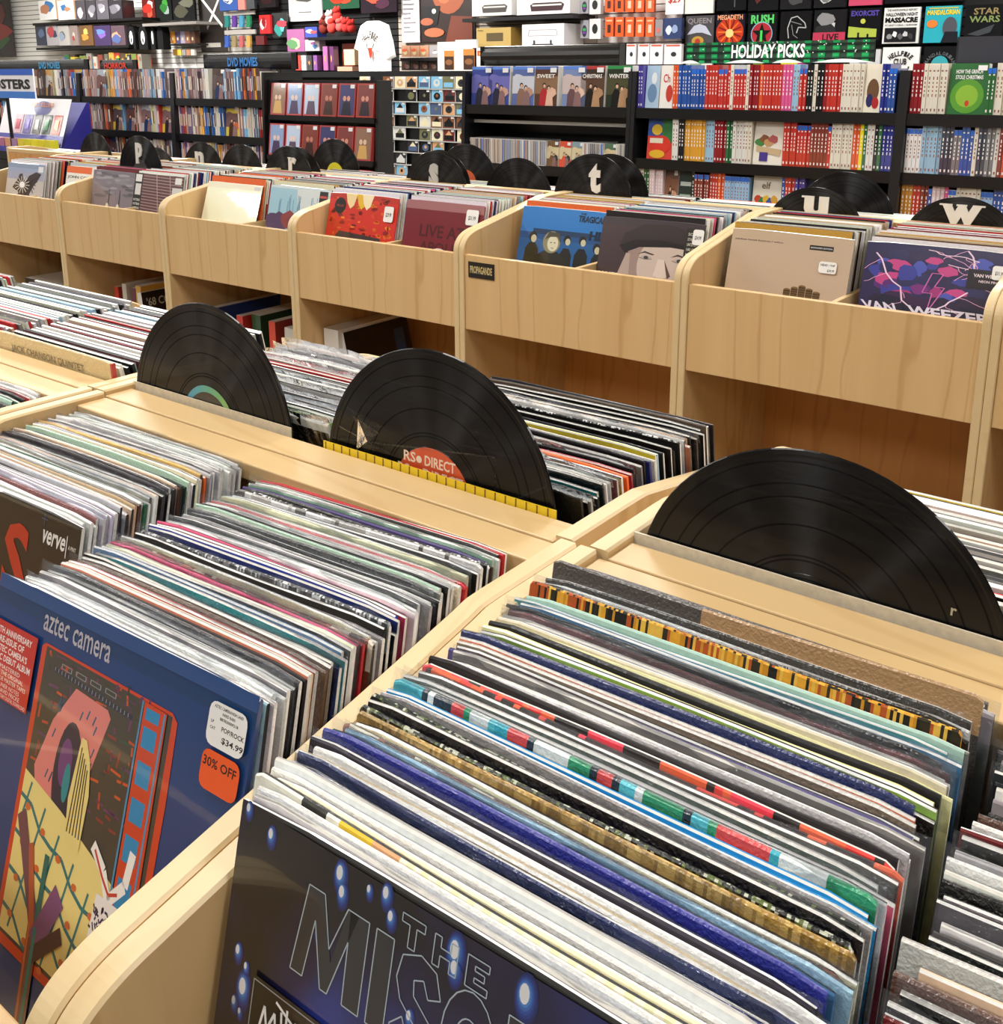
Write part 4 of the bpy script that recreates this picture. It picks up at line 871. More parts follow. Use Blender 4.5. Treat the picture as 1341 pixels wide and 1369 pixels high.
FACES = {'sky': ('pale sky blue film case with a mouse grey drawing', '#a8c4dc', lambda a: (a.poly(ell(.5, .35, .35, .22), '#6a8ab0'), a.poly(ell(.6, .7, .2, .14), '#e0e8ee'))), 'wht': ('white film case with a red figure', '#e9e7e2', lambda a: (a.text('Ch', .2, .7, .6, .8, '#c8342c'), a.poly(ell(.7, .35, .25, .2), '#c03a30'))),
         'dog': ('cream film case with a brown and red figure', '#e6dfcc', lambda a: (a.poly(ell(.5, .45, .35, .25), '#6a4c34'), a.poly(ell(.35, .25, .2, .14), '#2c2c5c'), a.poly(ell(.7, .2, .2, .12), '#a8282c'))), 'toon': ('bright cartoon coloured film case', '#d8443a', art_cartoon),
         'train': ('cream film case with small painted landscape', '#ebe6da', art_train), 'elf': ('cream film case with small grey word and coloured toys', '#efe9d8', art_elf), 'grn': ('green film case with white title', '#2f6a38', art_green),
         'brn': ('brown film case with a dark figure', '#6a4a38', art_fig('#8a5c40', '#2a1c18', '#c89a78')), 'drk': ('dark green film case with pale panels', '#26362c', lambda a: (a.rect(.1, .9, .15, .4, '#9ab0a0'), a.rect(.1, .9, .6, .7, '#c8d0c8'))), 'nav': ('navy film case with pale figures', '#1c2c54', art_fig('#3a5a8a', '#16203c', '#d8c8b8'))}
RX0, RX1 = -2.463, -1.284
row('pu2 |.004 Fsky |.003 Fwht or2 bl4 B:bl5 re4 B:re3 re1 cr1 B:re4 cr1 rd3 or1 re6 pk3 lb2 B:re2 bk2 cr1 bk2 rd1 re4 cr6 Fdog nv2 B:bl4', RX0, RX1, 1.25, 'on top shelf under holiday sign', 'film discs on the top shelf under the holiday sign')
row('|.05 Ftoon wh2 bk2 ye5 ye2 lb3 rd4 gn2 wh4 cr2 |.004 Ftrain re4 B:re4 br5 B:re1 cr6 or2 YE1 gn1 wh2 bk1 gn1 nv4 B:nv6', RX0, RX1, 1.02, 'on middle shelf under holiday sign', 'film discs on the middle shelf under the holiday sign')
row('cr3 gn2 wp5 Fbrn |.002 Fdrk bk1 B:br5 re3 or2 B:lb8 |.01 Felf bl1 re3 pu3 Fnav B:bl1 wh3 re4', RX0, RX1, .79, 'on lowest shelf under holiday sign', 'film discs on the lowest seen shelf under the holiday sign')
X2 = -1.240
row('rd3 cr6 |.004 Fgrn B:gn2 cr9 gn2 re4', X2, -.75, 1.25, 'on top shelf at right edge', 'film discs on the top shelf at the right edge')
row('B:wh4 lb5 sl3 B:gy2 bl2 B:bl1 cr1 sl2 gy2 wh1 br1 B:or1 pu2 B:bl1 wp5 B:cr3', X2, -.75, 1.02, 'on middle shelf at right edge', 'film discs on the middle shelf at the right edge')
row('go3 re2 br2 B:bl1 wp3 pk1 B:wh2 cr6 B:lb3 bl3 cr5 vi2 or3', X2, -.75, .79, 'on third shelf at right edge', 'film discs on the third shelf at the right edge')
# romance films, face out
rom = [(-3.47, 'blue film case with an embracing couple, leftmost on the romance shelf', '#3a4a9a', ('#6a6ab8', '#26263c', '#c8a090'), None, '#5c8ae0', 'a'), (-3.36, 'blue film case with an embracing couple, second on the romance shelf', '#3d4c9c', ('#6e6cb8', '#26263c', '#c8a090'), None, '#5c8ae0', 'b'),
       (-3.205, 'blue film case split into two group photos', '#5a6ea8', ('#c8ccd8', '#8a6a5c', '#b89080'), None, '#5c8ae0', 'c'), (-3.065, 'brown film case with a couple in red and pink', '#5a3a30', ('#8a6a50', '#b02c30', '#e0b8a0'), 'SWEET', '#4c6ab0', 'd'),
       (-2.90, 'light blue film case with two couples above and below', '#7a8cb8', ('#c8b8b8', '#6a4c50', '#e0c0b0'), None, '#5c8ae0', 'e'), (-2.665, 'dark film case with red top and gold seal', '#3a2c24', ('#5a4030', '#1c1612', '#b08a68'), 'CHRISTMAS', '#b03a38', 'f'), (-2.57+.045, 'dark film case with green top and gold seal', '#26301f', ('#4a4a30', '#141410', '#b08a68'), 'WINTER', '#2f8a4a', 'g')]
for x, lb, c, (c1, c2, c3), ti, tp, _ in rom:
    if x+.135 > -2.51: x = -2.51-.138
    if _ == 'f': x = -2.80+.005
    faced(lb, x, 1.251, c, art_fig(c1, c2, c3, ti, tp), y=BKY+.02, stack=6, lean=R(4))
x = -3.527; k = 0
faced('pink and blue music disc, face out at left of the silver spines', x, .957, '#b890b0', art_fig('#8a8ac0', '#c86a90', '#e8d0d0'), wd=.06, h=.125, y=BKY+.01, th=.009)
x += .065
while x < -2.52:
    k += 1
    if 47 <= k <= 49 or k == 61 or k == 62:
        cc = {47: '#7a5a3c', 48: '#d8563c', 49: '#8aa0a8', 61: '#5a7a60', 62: '#b8c8b0'}[k]
        if x+.08 < -2.515: faced('%s music disc, face out among the silver spines' % {47: 'brown', 48: 'orange red', 49: 'grey blue', 61: 'green', 62: 'pale green'}[k], x, .957, cc, art_fig('#d8c8a0', cc, '#3a3a3a'), wd=.07, h=.125, y=BKY+.012, th=.009); x += .074
        continue
    o = MB().box(0, .0098, 0, .14, 0, .125, col='#c9c7c6').box(.0015, .0083, -.0006, 0, .004, .121, col=rnd.choice(['#8d8a8c', '#b8a89a', '#d8d6d4', '#6a6a70', '#7a8ab0', '#a87a6a', '#c8c0a8', '#55555c', '#9aa6b8'] if k % 13 != 8 else ['#3a6ac0'])).build('music_disc', 'gloss')
    tag(o, '%s music disc case, %s from the left in the silver row' % ('blue spined' if k % 13 == 8 else 'silver grey', nth(k)), 'disc case', 'silver music discs in a row'); o.location = (x, BKY+rnd.uniform(-.002, .004), .957); x += .0104
faced('white magazine with a bold black title low in the middle bookcase', at(672, 225, BKY).x, .701, '#e6e6e6', lambda a: (a.text('billboard', .06, .94, .78, .92, '#18181a', .03), a.rect(.1, .9, .1, .5, '#9aa0a8')), wd=.16, h=.22, name='magazine', cat='magazine', th=.006)
faced('teal edged case low in the middle bookcase beside the magazine', at(648, 225, BKY).x, .701, '#e8e8ea', lambda a: (a.rect(.86, 1, 0, 1, '#2a7a6a'), a.rect(.1, .7, .3, .6, '#c8d0d0')), h=.21, wd=.10)
MB().box(-.50, .50, -.004, 0, -.008, .008, col='#b8b6b2').build('metal_strip', 'gloss', None, loc=(-3.02, BKY+.06, 1.165))
tag(bpy.data.objects['metal_strip'], 'thin pale metal strip crossing the black back of the middle bookcase', 'strip')
# left bookcases: hundreds of spines
mb = MB(); r = random.Random(21)
LC = ['#b8a8a6', '#8a6a6a', '#c8c2bc', '#d8d6d2', '#7a5a58', '#a83c38', '#5a4a4c', '#3a6ab0', '#7ab0d8', '#e0a04a', '#c8bc90', '#6a5a80', '#9a8a8a', '#2a2a2e', '#b89a8a', '#d86a3c', '#8a9ab0', '#e8e4da', '#6a4038', '#c0a0a4']
n_face = 0; FC = {}
for bi, (a, b) in enumerate(LB):
    for z in (1.25, 1.02, .79, .56):
        x = a+.025
        while x < b-.04:
            if r.random() < .05 and x < b-.17:
                x += .003; c = r.choice(['#2a2420', '#d8c048', '#3a5a9a', '#c89a60', '#b0b8c0', '#4a3a34'])
                if z > .7 and bi > 0 and n_face < 24:
                    n_face += 1; FC[z] = FC.get(z, 0)+1
                    faced('%s face-out film case, %s shelf of left racks, %s face-out from left' % ({'#2a2420': 'black', '#d8c048': 'yellow', '#3a5a9a': 'blue', '#c89a60': 'tan', '#b0b8c0': 'grey', '#4a3a34': 'brown'}[c], 'top' if z > 1.2 else 'second' if z > 1 else 'third', nth(FC[z])), x, z+.001, c, art_fig(r.choice(LC), r.choice(['#2c2224', '#4a2a20', '#26365c']), r.choice(LC), None, '#3a6ac0' if r.random() < .5 else None), y=BKY+.015, stack=3, lean=R(5))
                x += .139; continue
            n = r.choice([1, 1, 1, 2, 3]); c = r.choice(LC); h = r.choice([.19, .19, .172])
            for _ in range(n):
                if x > b-.04: break
                t = r.choice([.0142, .0142, .011]); y = BKY+r.uniform(-.004, .01)
                mb.box(x, x+t, y, y+.13, z, z+h, col=jit(c, .12, r), cols={'top': '#2f6fd0' if h < .18 else '#c8c6c2'}); mb.box(x+t*.25, x+t*.75, y-.0008, y, z+h*.3, z+h*.75, col=r.choice(['#e8e6e2', '#2a2628', '#c8a8a0', '#e8d8c0'])); x += t+.0004
for z in (1.25, 1.02, .79):                  # the right-hand rack goes on past the frame
    x = -.745
    while x < -.08:
        c = r.choice(LC)
        for _ in range(r.choice([2, 3, 4, 5])):
            if x < -.08: mb.box(x, x+.0142, BKY+.002, BKY+.135, z, z+.19, col=jit(c, .08, r), cols={'top': '#c8c6c2'}); x += .0148
tag(mb.build('disc_cases', 'gloss'), 'long rows of thin multicoloured film disc spines filling the black racks', 'disc cases', kind='stuff')
# ------------------------------------------------------------------ signs above the racks
def sign_bow(label, x0, x1, z0, z1, y, col, bow=.05, name='shelf_sign', n=14, mat='card', text=None, tx=None, tcol='#ffffff', post=True, plaid=False):
    t = empty(name, ((x0+x1)/2, y, z0)); tag(t, label, 'sign'); hw = (x1-x0)/2; h = z1-z0; mb = MB()
    m = 1 if not bow else 8
    for k in range(m):
        a0, a1 = math.pi*k/m, math.pi*(k+1)/m
        f = lambda a: (-bow*math.sin(a), h/2-h/2*math.cos(a)) if bow else None
        if bow: (y0, za), (y1, zb) = f(a0), f(a1)
        else: y0 = y1 = 0; za, zb = 0, h
        mb.face([(-hw, y0, za), (hw, y0, za), (hw, y1, zb), (-hw, y1, zb)], col)
    mb.box(-hw, hw, .0005, .012, 0, h, col='#101012')
    for s in (-hw, hw-.004): mb.box(s, s+.004, -bow if bow else -.002, .012, .002, h-.002, col='#0c0c0e')
    pn = mb.build('panel', mat, t)
    for s in (-hw*.6, hw*.6): MB().tube((s, .02, -.06 if z0 > 1.44 else -.03), (s, .02, h*.5), .006, '#0c0c0e').build('post', 'metal_black', t)
    if plaid:
        a = Art(2*hw, h, -.001, .0008, -hw, 0)
        nn = 14
        for k in range(nn): a.rect(k/nn+.01, k/nn+.045, 0, 1, '#1f8a4e', True)
        a.k += 1
        for v in (.12, .45, .78): a.rect(0, 1, v, v+.1, '#1a2a22', True)
        a.k += 1; rr = random.Random(2)
        for k in range(nn):
            for v in (.02, .28, .60): a.rect(k/nn+.012, k/nn+.043, v, v+.12, '#2aa860', True)
        a.k += 1
        for k in range(50): a.poly(ell(rr.random(), rr.uniform(.35, .98), .003, .03, 6), '#e8f0ea', True)
        a.k += 1
        for cx, wd in ((.03, .06), (.34, .11), (.57, .08), (.85, .15)): a.poly([(cx-wd, 0)]+[(cx-wd+2*wd*i/8, .16*math.sin(math.pi*i/8)) for i in range(1, 8)]+[(cx+wd, 0)], '#f2f4f2', True)
        a.k += 1; a.build(pn, 'printed_pattern', 'gloss')
    if text:
        m2 = MB(); put_text(m2, text, tx[0]-(x0+x1)/2, tx[1]-(x0+x1)/2, tx[2]-z0, tx[3]-z0, -bow-.004, tcol, .03); m2.build('lettering', 'gloss', pn)
    return t
def wx(px, py, Y): p = at(px, py, Y); return p.x, p.z
SY = 4.36
def sign_px(label, px0, px1, py0, py1, col, bow, **k):
    x0, z1 = wx(px0, py0, SY); x1, _ = wx(px1, py0, SY); z0 = wx((px0+px1)/2, py1, SY)[1]; z1 = wx((px0+px1)/2, py0, SY)[1]
    t = k.pop('tpx', None)
    if t: k['tx'] = (wx(t[0], t[3], SY)[0], wx(t[1], t[3], SY)[0], wx(t[0], t[3], SY)[1], wx(t[0], t[2], SY)[1])
    return sign_bow(label, x0, x1, z0, z1, SY, col, bow, **k)
sign_px('green plaid holiday sign with white capitals above the film bookcase', 917, 1171, 55, 84, '#1c3a2a', 0, plaid=True, text='HOLIDAY PICKS', tpx=(978, 1076, 60, 78))
sign_px('blank glossy black rounded sign above the romance shelf', 650, 836, 60, 88, '#070708', .05, mat='metal_black')
sign_px('black rounded sign with blue lettering above the left film bookcase', 278, 396, 71, 93, '#0e0e12', .04, text='DVD MOVIES', tpx=(312, 352, 77, 89), tcol='#4a86c8')
sign_px('black rounded sign with blue lettering at far left', -10, 117, 80, 97, '#141414', .03, text='DVD MOVIES', tpx=(58, 86, 83, 92), tcol='#4a9ac8')
sign_px('short black rounded sign with a red strip above the yellow covers', 138, 182, 80, 95, '#151314', .03, text='HORROR', tpx=(145, 175, 84, 92), tcol='#d8483c')
sign_px('plain dark sign panel with faint arcs at the right edge', 1281, 1400, 48, 84, '#262832', 0)
# ------------------------------------------------------------------ counter display at left edge
ds = empty('counter_display', (-6.95, 3.72, 0)); tag(ds, 'white and purple best sellers display with five small covers above pocketed products', 'display')
MB().box(-.45, .55, -.12, .25, 0, .84, col='#111013').build('base', 'metal_black', ds)
MB().prism([(-.12, .845), (-.10, .93), (.02, .93), (.22, 1.22), (.24, 1.22), (.24, .845)], 'x', -.45, .40, '#2a2a8a').build('body', 'print', ds)
MB().box(-.45, .50, -.13, -.121, .845, .90, col='#0f0e10').build('front_rail', 'metal_black', ds)
M = Matrix.Translation((-.45, .005, .935)) @ Matrix.Rotation(-R(20), 4, 'X')
def slab(nm, u0, u1, v0, v1, y, col, mat='print'): MB().box(u0, u1, y-.002, y, v0, v1, col=col, M=M).build(nm, mat, ds)
slab('backboard', 0, .85, 0, .33, 0, '#e9e8ec'); slab('printed_band', 0, .85, 0, .075, -.0025, '#34349a')
for k, c in enumerate(('#d8b0c0', '#5a4a9a', '#2a2a2e', '#1c3024', '#b03a1c')): slab('printed_cover', .20+.125*k, .30+.125*k, .08, .215, -.0055, c); slab('printed_cover_mark', .225+.125*k, .275+.125*k, .11, .18, -.0085, ('#c03a50', '#8a7ad0', '#b8b8bc', '#4a8a60', '#e08a3c')[k])
m3 = MB(); sh = ell(.52, .262, .11, .05, 20); 
for i in range(len(sh)): m3.v.append(tuple(M @ Vector((sh[i][0], -.006, sh[i][1]))))
m3.f.append(tuple(range(len(sh)))); m3.c.append(lin('#3a3a8c')); m3.build('badge', 'print', ds)
m3 = MB(); put_text(m3, 'BEST SELLERS', .38, .66, .268, .30, -.009, '#c87a50', .03); m3.v = [tuple(M @ Vector(v)) for v in m3.v]; m3.build('lettering', 'print', ds)
for k in range(10):
    c = ('#d89a70', '#d8a080', '#b06a8a', '#d89a70', '#a07aa0', '#e0c83c', '#d8d020', '#e8dc28', '#e0d020', '#d8d030')[k]
    MB().box(-.40+.085*k, -.33+.085*k, -.09, -.03, .93, .985, col=c).build('product_packet', 'print', ds)
x0, z1 = wx(43, 92, 3.62); z0 = wx(43, 132, 3.62)[1]
sg = empty('counter_sign', (x0-.30, 3.62, z0)); tag(sg, 'white sign with blue bands and black capitals ending in TERS', 'sign'); MB().box(-.42, .30, 0, .01, 0, z1-z0, col='#eeedf2').build('panel', 'print', sg)
MB().box(-.42, .30, -.002, -.0002, 0, .045, col='#3c7ad0').build('lower_band', 'print', sg); MB().box(-.42, .30, -.002, -.0002, z1-z0-.04, z1-z0, col='#2f62c8').build('upper_band', 'print', sg)
m3 = MB(); put_text(m3, 'POSTERS', -.31, .255, .06, .125, -.003, '#17171c', .04); m3.build('lettering', 'print', sg); MB().tube((-.1, .02, -1.2), (-.1, .02, .02), .012, '#151515').build('post', 'metal_black', sg)
# ------------------------------------------------------------------ film rack with red cases
rk = empty('disc_rack', (-4.60, 4.27, 0)); tag(rk, 'black slanted rack holding red edged film cases, right of the left bookcases', 'rack')
for s in (-.47, .45): MB().prism([(0, 1.37), (.10, 1.37), (.10, 0), (-.10, 0)], 'x', s, s+.02, '#101012').build('side_panel', 'metal_black', rk)
MB().box(-.45, .45, .08, .10, .02, 1.37, col='#0c0c0e').build('back_panel', 'metal_black', rk)
RZ = (1.165, .925, .685)
for k, z in enumerate(RZ): MB().box(-.4495, .4495, -.03-.03*k, .079, z-.03, z-.002, col='#111113').build('shelf', 'metal_black', rk)
rc = [('#a8484a', ('#8a6a58', '#c8a060', '#d8b8a0')), ('#b85050', ('#8aa0c8', '#4a3a5c', '#d8c0b8')), ('#b04a50', ('#b8c8e0', '#5a4a60', '#e0c8c0')), ('#9a3c38', ('#7a3a30', '#3a1c18', '#b87a68')), ('#a03c3c', ('#3a3a6a', '#1c1c30', '#c89080')), ('#a84038', ('#7a3a38', '#2c1c28', '#c88a78'))]
rl = ['dusk couple', 'pale group', 'blue sky group', 'brown standing figure', 'dark couple', 'crimson couple']
for k, z in enumerate(RZ):
    for j in range(6):
        c, cs = rc[(j+k) % 6] if k else rc[j]; xx = -5.045+.148*j
        faced('red edged case with %s print, %s of six on %s rack shelf' % (rl[(j+k) % 6 if k else j], nth(j+1), ('top', 'middle', 'low')[k]), xx, z, c, (lambda cs: lambda a: (a.rect(.08, .95, .05, .95, cs[0]), a.poly([(.2, .05), (.8, .05), (.7, .45), (.3, .45)], cs[1]), a.poly(ell(.38, .55, .1, .08), cs[2]), a.poly(ell(.62, .55, .1, .08), cs[2]), a.rect(.7, .95, .85, .96, '#e0e0e4')))(cs), y=4.25-.03*k, stack=2, lean=R(8), edge='#a8403c')
# ------------------------------------------------------------------ small disc wall
cw = empty('music_disc_wall', (-6.9, 7.62, 0)); tag(cw, 'black wall rack of many small face-out music discs in short rows', 'rack'); MB().box(-.75, .75, 0, .05, .2, 1.42, col='#101012').build('back_panel', 'metal_black', cw)
r = random.Random(9); cwn = 0
CWC = [('olive', '#6a6a4a'), ('dark grey', '#2c2c30'), ('tan', '#c89a70'), ('pale grey', '#c8c8c6'), ('slate blue', '#4a5a7a'), ('maroon', '#6a2c2c'), ('sky blue', '#7ab0d0'), ('cream', '#d8d0b0'), ('brown', '#7a5038'), ('black', '#161618')]
for k in range(8):
    z = 1.26-.122*k; MB().box(-.74, .74, -.05, -.0005, z-.012, z-.002, col='#b8b8b6').build('shelf', 'gloss', cw)
    for j in range(9):
        nm, c = r.choice(CWC); xx = -7.60+.158*j+r.uniform(-.01, .01)
        if r.random() < .1: continue
        c2, c3 = r.choice(CWC)[1], r.choice(CWC)[1]; tf = r.random()
        def art(a, c2=c2, c3=c3, tf=tf):
            if tf < .5: a.poly(ell(.5, .45, .3, .32, 12), c2); a.poly(ell(.5, .5, .12, .14, 10), c3)
            else: a.rect(.1, .9, .1, .5, c2); a.poly([(.2, .5), (.5, .9), (.8, .5)], c3)
            a.rect(.7, .95, .8, .96, '#e8e8e8')
        faced('%s music disc, %s in the %s row of the small disc wall' % (nm, nth(j+1), nth(k+1)), xx, z, c, art, wd=.14, h=.11, y=7.572, lean=R(3), name='music_disc', cat='music disc', th=.01)
        bpy.context.scene.collection.objects[-1] if False else None
#@@WALL
# ------------------------------------------------------------------ merchandise wall
WY = 9.0
def slatwall(label, px0, px1, col, groove, n, z0=.2, z1=3.3, name='slat_wall'):
    x0 = at(px0, 60, WY+.12).x; x1 = at(px1, 60, WY+.12).x
    t = empty(name, ((x0+x1)/2, WY+.1, 0)); tag(t, label, 'wall panel'); hw = (x1-x0)/2
    MB().box(-hw, hw, .03, .06, z0, z1, col=groove).build('backing', 'matte', t)
    mb = MB(); p = (z1-z0)/n
    for k in range(n): mb.box(-hw, hw, .0, .029, z0+p*k+.006, z0+p*(k+1)-.004, col=col)
    tag(mb.build('slats', 'matte', t), kind='stuff'); return t
slatwall('white slatted wall panel at far left carrying boxed toys and tees', -60, 262, '#f0efe9', '#8a8680', 44)
slatwall('pale grey slatted wall panel behind the crossed light poster and socks', 263, 338, '#cfccc5', '#4a4642', 44)
slatwall('black slatted wall panel behind the hanging white shirt', 339, 534, '#161517', '#050505', 44)
slatwall('warm grey slatted wall panel behind the turntable boxes', 535, 799, '#b9aea2', '#5a5048', 44)
slatwall('white pegboard style panel behind the orange packets', 800, 912, '#d6d0cc', '#8a8480', 44)
slatwall('black display wall panel holding framed band shirts', 913, 1420, '#0e0e10', '#040404', 44)
def item(label, cat, name, px0, px1, py0, py1, col, y=WY-.05, d=.05, art=None, group=None, mat='print', side=None, lean=0):
    cy = (py0+py1)/2; cx = (px0+px1)/2
    x0 = at(px0, cy, y).x; x1 = at(px1, cy, y).x; z1 = at(cx, py0, y).z; z0 = at(cx, py1, y).z
    o = MB().box(0, x1-x0, 0, d, 0, z1-z0, col=col, cols={'left': side or col, 'right': side or col, 'top': side or col}).build(name, mat); tag(o, label, cat, group)
    o.location = (x0, y, z0); o.rotation_euler = (-lean, 0, 0)
    if art: a = Art(x1-x0, z1-z0, -.001, .0012, 0, 0); art(a); a.build(o, 'print', mat)
    if name in ('hanging_packet', 'header_card', 'print_card', 'sock_bundle', 'folded_shirt', 'pillow') and y+d < WY+.1:
        MB().tube(((x1-x0)/2, d*.5, (z1-z0)*.93), ((x1-x0)/2, WY+.115-y, (z1-z0)*.93), .004, '#b8b8b8', 6).build('peg', 'metal_black', o)
    return o
def wshelf(label, px0, px1, py, y=WY-.30, d=.37, th=.035, col='#121214'):
    x0 = at(px0, py, y).x; x1 = at(px1, py, y).x; z = at((px0+px1)/2, py, y).z
    o = MB().box(x0, x1, y, y+d, z-th, z, col=col).build('wall_shelf', 'metal_black'); return tag(o, label, 'shelf')
def figs(*cs):
    def f(a):
        rr = random.Random(zlib.crc32(repr(cs).encode()) % 1000)
        for c in cs: blob(a, rr.uniform(.3, .7), rr.uniform(.3, .7), rr.uniform(.15, .35), rr.uniform(.12, .3), c, 10, .25, rr.randint(0, 99))
    return f
# far left
item('black poster with a green and red blurred print at the left edge', 'poster', 'poster', -40, 15, -20, 76, '#1d1416', d=.02, art=figs('#2c5a30', '#5a1c20', '#8a2c2a'))
wshelf('black wall shelf under the boxed toys, upper left', 43, 190, 27); wshelf('black wall shelf under the dark game boxes, upper left', 48, 172, 62)
for k, (a, b, c, cs, l) in enumerate(((52, 75, '#e4e4e2', ('#3a7ab8', '#b07a5a'), 'first white boxed toy with blue round window, upper left'), (77, 99, '#e4e4e2', ('#3a7ab8', '#c08a68'), 'second white boxed toy with blue round window, upper left'),
        (101, 114, '#4a464c', ('#9a98a0', '#c8c8cc'), 'narrow grey boxed figure right of the white boxes'), (115, 128, '#3c3a40', ('#a8a6ac', '#7a7880'), 'second grey boxed figure on the upper left shelf'), (129, 145, '#55525a', ('#b8b6bc', '#8a8890'), 'third grey boxed figure on the upper left shelf'), (146, 163, '#2c2a30', ('#8a8890', '#6a6870'), 'dark boxed figure at the right end of the upper shelf'))):
    item(l, 'box', 'toy_box', a, b, 0, 26.5, c, y=WY-.28, d=.2, art=figs(*cs), side='#c8a080' if k < 2 else '#2a282c')
for k, (a, b, c, cs, l) in enumerate(((48, 61, '#2c3448', ('#5a6a8a',), 'dark blue game box, first on the second left shelf'), (62, 77, '#a8a4a8', ('#3a3c5a', '#b04048'), 'pale game box with red stripe on the second left shelf'), (78, 92, '#b0aca8', ('#6a6458', '#8a9ab0'), 'pale game box with grey figure on the second left shelf'),
        (94, 104, '#8a7a74', ('#c8b8b0', '#a83a3a'), 'narrow brown game box on the second left shelf'), (107, 124, '#6a4a2c', ('#c88a38', '#e0b060'), 'amber printed game box on the second left shelf'), (126, 148, '#3c2c54', ('#7a58a8', '#5a7ab8'), 'violet printed game box on the second left shelf'), (149, 167, '#54424c', ('#c88a70', '#4a5a8a'), 'dusky printed game box on the second left shelf'))):
    item(l, 'box', 'game_box', a, b, 34, 61, c, y=WY-.26, d=.2, art=figs(*cs))
for k, (a, b) in enumerate(((169, 182), (184, 198), (200, 208), (209, 219))):
    x0, z1 = wx(a, 36, WY-.22); x1, z0 = wx(b, 66, WY-.22); hw = (x1-x0)/2; h = z1-z0
    o = MB().prism([(-hw, 0), (hw, 0), (hw, h*.72), (hw*.6, h), (-hw*.6, h), (-hw, h*.72)], 'y', 0, .12, '#101012').build('backpack', 'cloth'); tag(o, 'small black backpack with a pale oval patch, %s of four on the left wall' % nth(k+1), 'bag'); o.location = ((x0+x1)/2, WY-.22, z0)
    if k < 3: aa = Art(1, 1, -.001, .001, 0, 0); aa.poly(ell(0, h*.52, hw*.45, h*.3, 16), '#dfdedb'); aa.poly(ell(0, h*.40, hw*.16, h*.12, 10), '#1a1a1c'); aa.build(o, 'patch', 'matte')
    MB().box(-hw*.15, hw*.15, -.0, .01, h, h+.03, col='#101012').build('strap', 'cloth', o)
    MB().tube((0, 0, h+.02), (0, .335, h+.02), .005, '#b8b8b8', 6).build('peg', 'metal_black', o)
cs = ['#a83a26', '#2c6a34', '#4a3a2c', '#c8b03c', '#38363c', '#6a7a3c', '#e04a20', '#8a8478', '#3c5a8a', '#b0a89a', '#7a3a2c', '#2a2c30', '#5a5a4a', '#c09040']
for k in range(22):
    a = 80+5*k+(k % 3); h_ = rnd.uniform(12, 22)
    c = cs[k % len(cs)]; item('small %s product box, %s in the crowded lower row of the left wall' % ({0: 'upright', 1: 'flat faced', 2: 'narrow'}[k % 3], nth(k+1)), 'box', 'product_box', a, a+4.5+(k % 3)*2, 92-h_, 92, c, y=WY-.24+.012*(k % 3), d=.15, art=figs(cs[(k*5+3) % len(cs)]))
wshelf('black wall shelf under the small product boxes, left wall', 78, 262, 93)
def tee(label, px0, px1, py0, py1, col, y=WY-.02, art=None, fold=True, d=.03):
    return item(label, 'shirt', 'folded_shirt', px0, px1, py0, py1, col, y=y, d=d, art=art, mat='cloth')
tee('folded black shirt with a red print, upper left wall', 190, 207, -8, 29, '#5a1512', art=figs('#e04a34', '#e8c8b8', '#c82a20'))
tee('folded black shirt with a green print, upper left wall', 208, 229, -8, 28, '#101412', art=figs('#3a8a34', '#8a9a94', '#2a6a2c'))
tee('folded black shirt with a dim grey print, upper left wall', 231, 260, -8, 27, '#0f1010', art=figs('#4a4a3c', '#6a6a5c'))
wshelf('thin wall shelf under the five small printed boxes', 224, 264, 58.5, y=WY-.12, d=.2, th=.02)
wshelf('grey wall shelf under the folded printed shirts, upper left', 190, 262, 30, col='#8a8580')
for k, c in enumerate(('#c8862c', '#4a4468', '#9a90a8', '#8a5a4a', '#5a3a2c')):
    item('small printed box, %s of five under the folded shirts' % nth(k+1), 'box', 'product_box', 228+6.6*k, 234+6.6*k, 42, 58, c, y=WY-.1, d=.08, art=figs('#e0c8a0'))
    item('tiny hanging packet, %s of five left of the crossed light poster' % nth(k+1), 'packet', 'hanging_packet', 231+6*k, 236+6*k, 66, 74, ('#b8862c', '#d8b83c', '#8a8a8a', '#b07a5a', '#c8c0b8')[k], y=WY-.06, d=.03)
item('tall dark poster with two crossed beams of white light', 'poster', 'poster', 266, 302, -30, 69, '#2a2422', y=WY+.06, d=.02, art=lambda a: (a.line((.1, .75), (.85, .34), .05, '#e8e4e0', False), a.line((.82, .74), (.28, .32), .05, '#e8e4e0', False), a.rect(.2, .75, .06, .12, '#bdb8b0')), side='#e8e8e4')
for k, c in enumerate(('#2a7a78', '#5a3a8a', '#4a8aa8', '#2a7a54', '#3a5aa8', '#8a7a58', '#a85a5a', '#b8904a')):
    a = 300+9.6*(k % 4); b = 21 if k < 4 else 48
    x0, z1 = wx(a, b, WY-.05); x1, z0 = wx(a+7.5, b+15, WY-.05)
    o = MB().prism([(0, z1-z0), (0, .3*(z1-z0)), (-.02, 0), (.06, 0), (.075, .3*(z1-z0)), (.075, z1-z0)], 'y', 0, .03, c).build('sock', 'cloth'); tag(o, '%s patterned sock pair on a peg, %s row' % (('teal', 'purple', 'light blue', 'green', 'blue', 'sand', 'rose', 'ochre')[k], 'upper' if k < 4 else 'lower'), 'socks'); o.location = (x0, WY-.05, z0)
item('pale header card above the upper sock row', 'card', 'header_card', 299, 340, 15, 20, '#a8a29c', y=WY-.03, d=.02); item('pale header card above the lower sock row', 'card', 'header_card', 300, 341, 40, 46, '#a8a29c', y=WY-.03, d=.02)
item('blue and white patterned pillow on the sock panel', 'pillow', 'pillow', 293, 317, -10, 14, '#3a5aa0', y=WY-.1, d=.1, art=figs('#c8d0e0', '#26366a', '#e0e4ea'), mat='cloth')
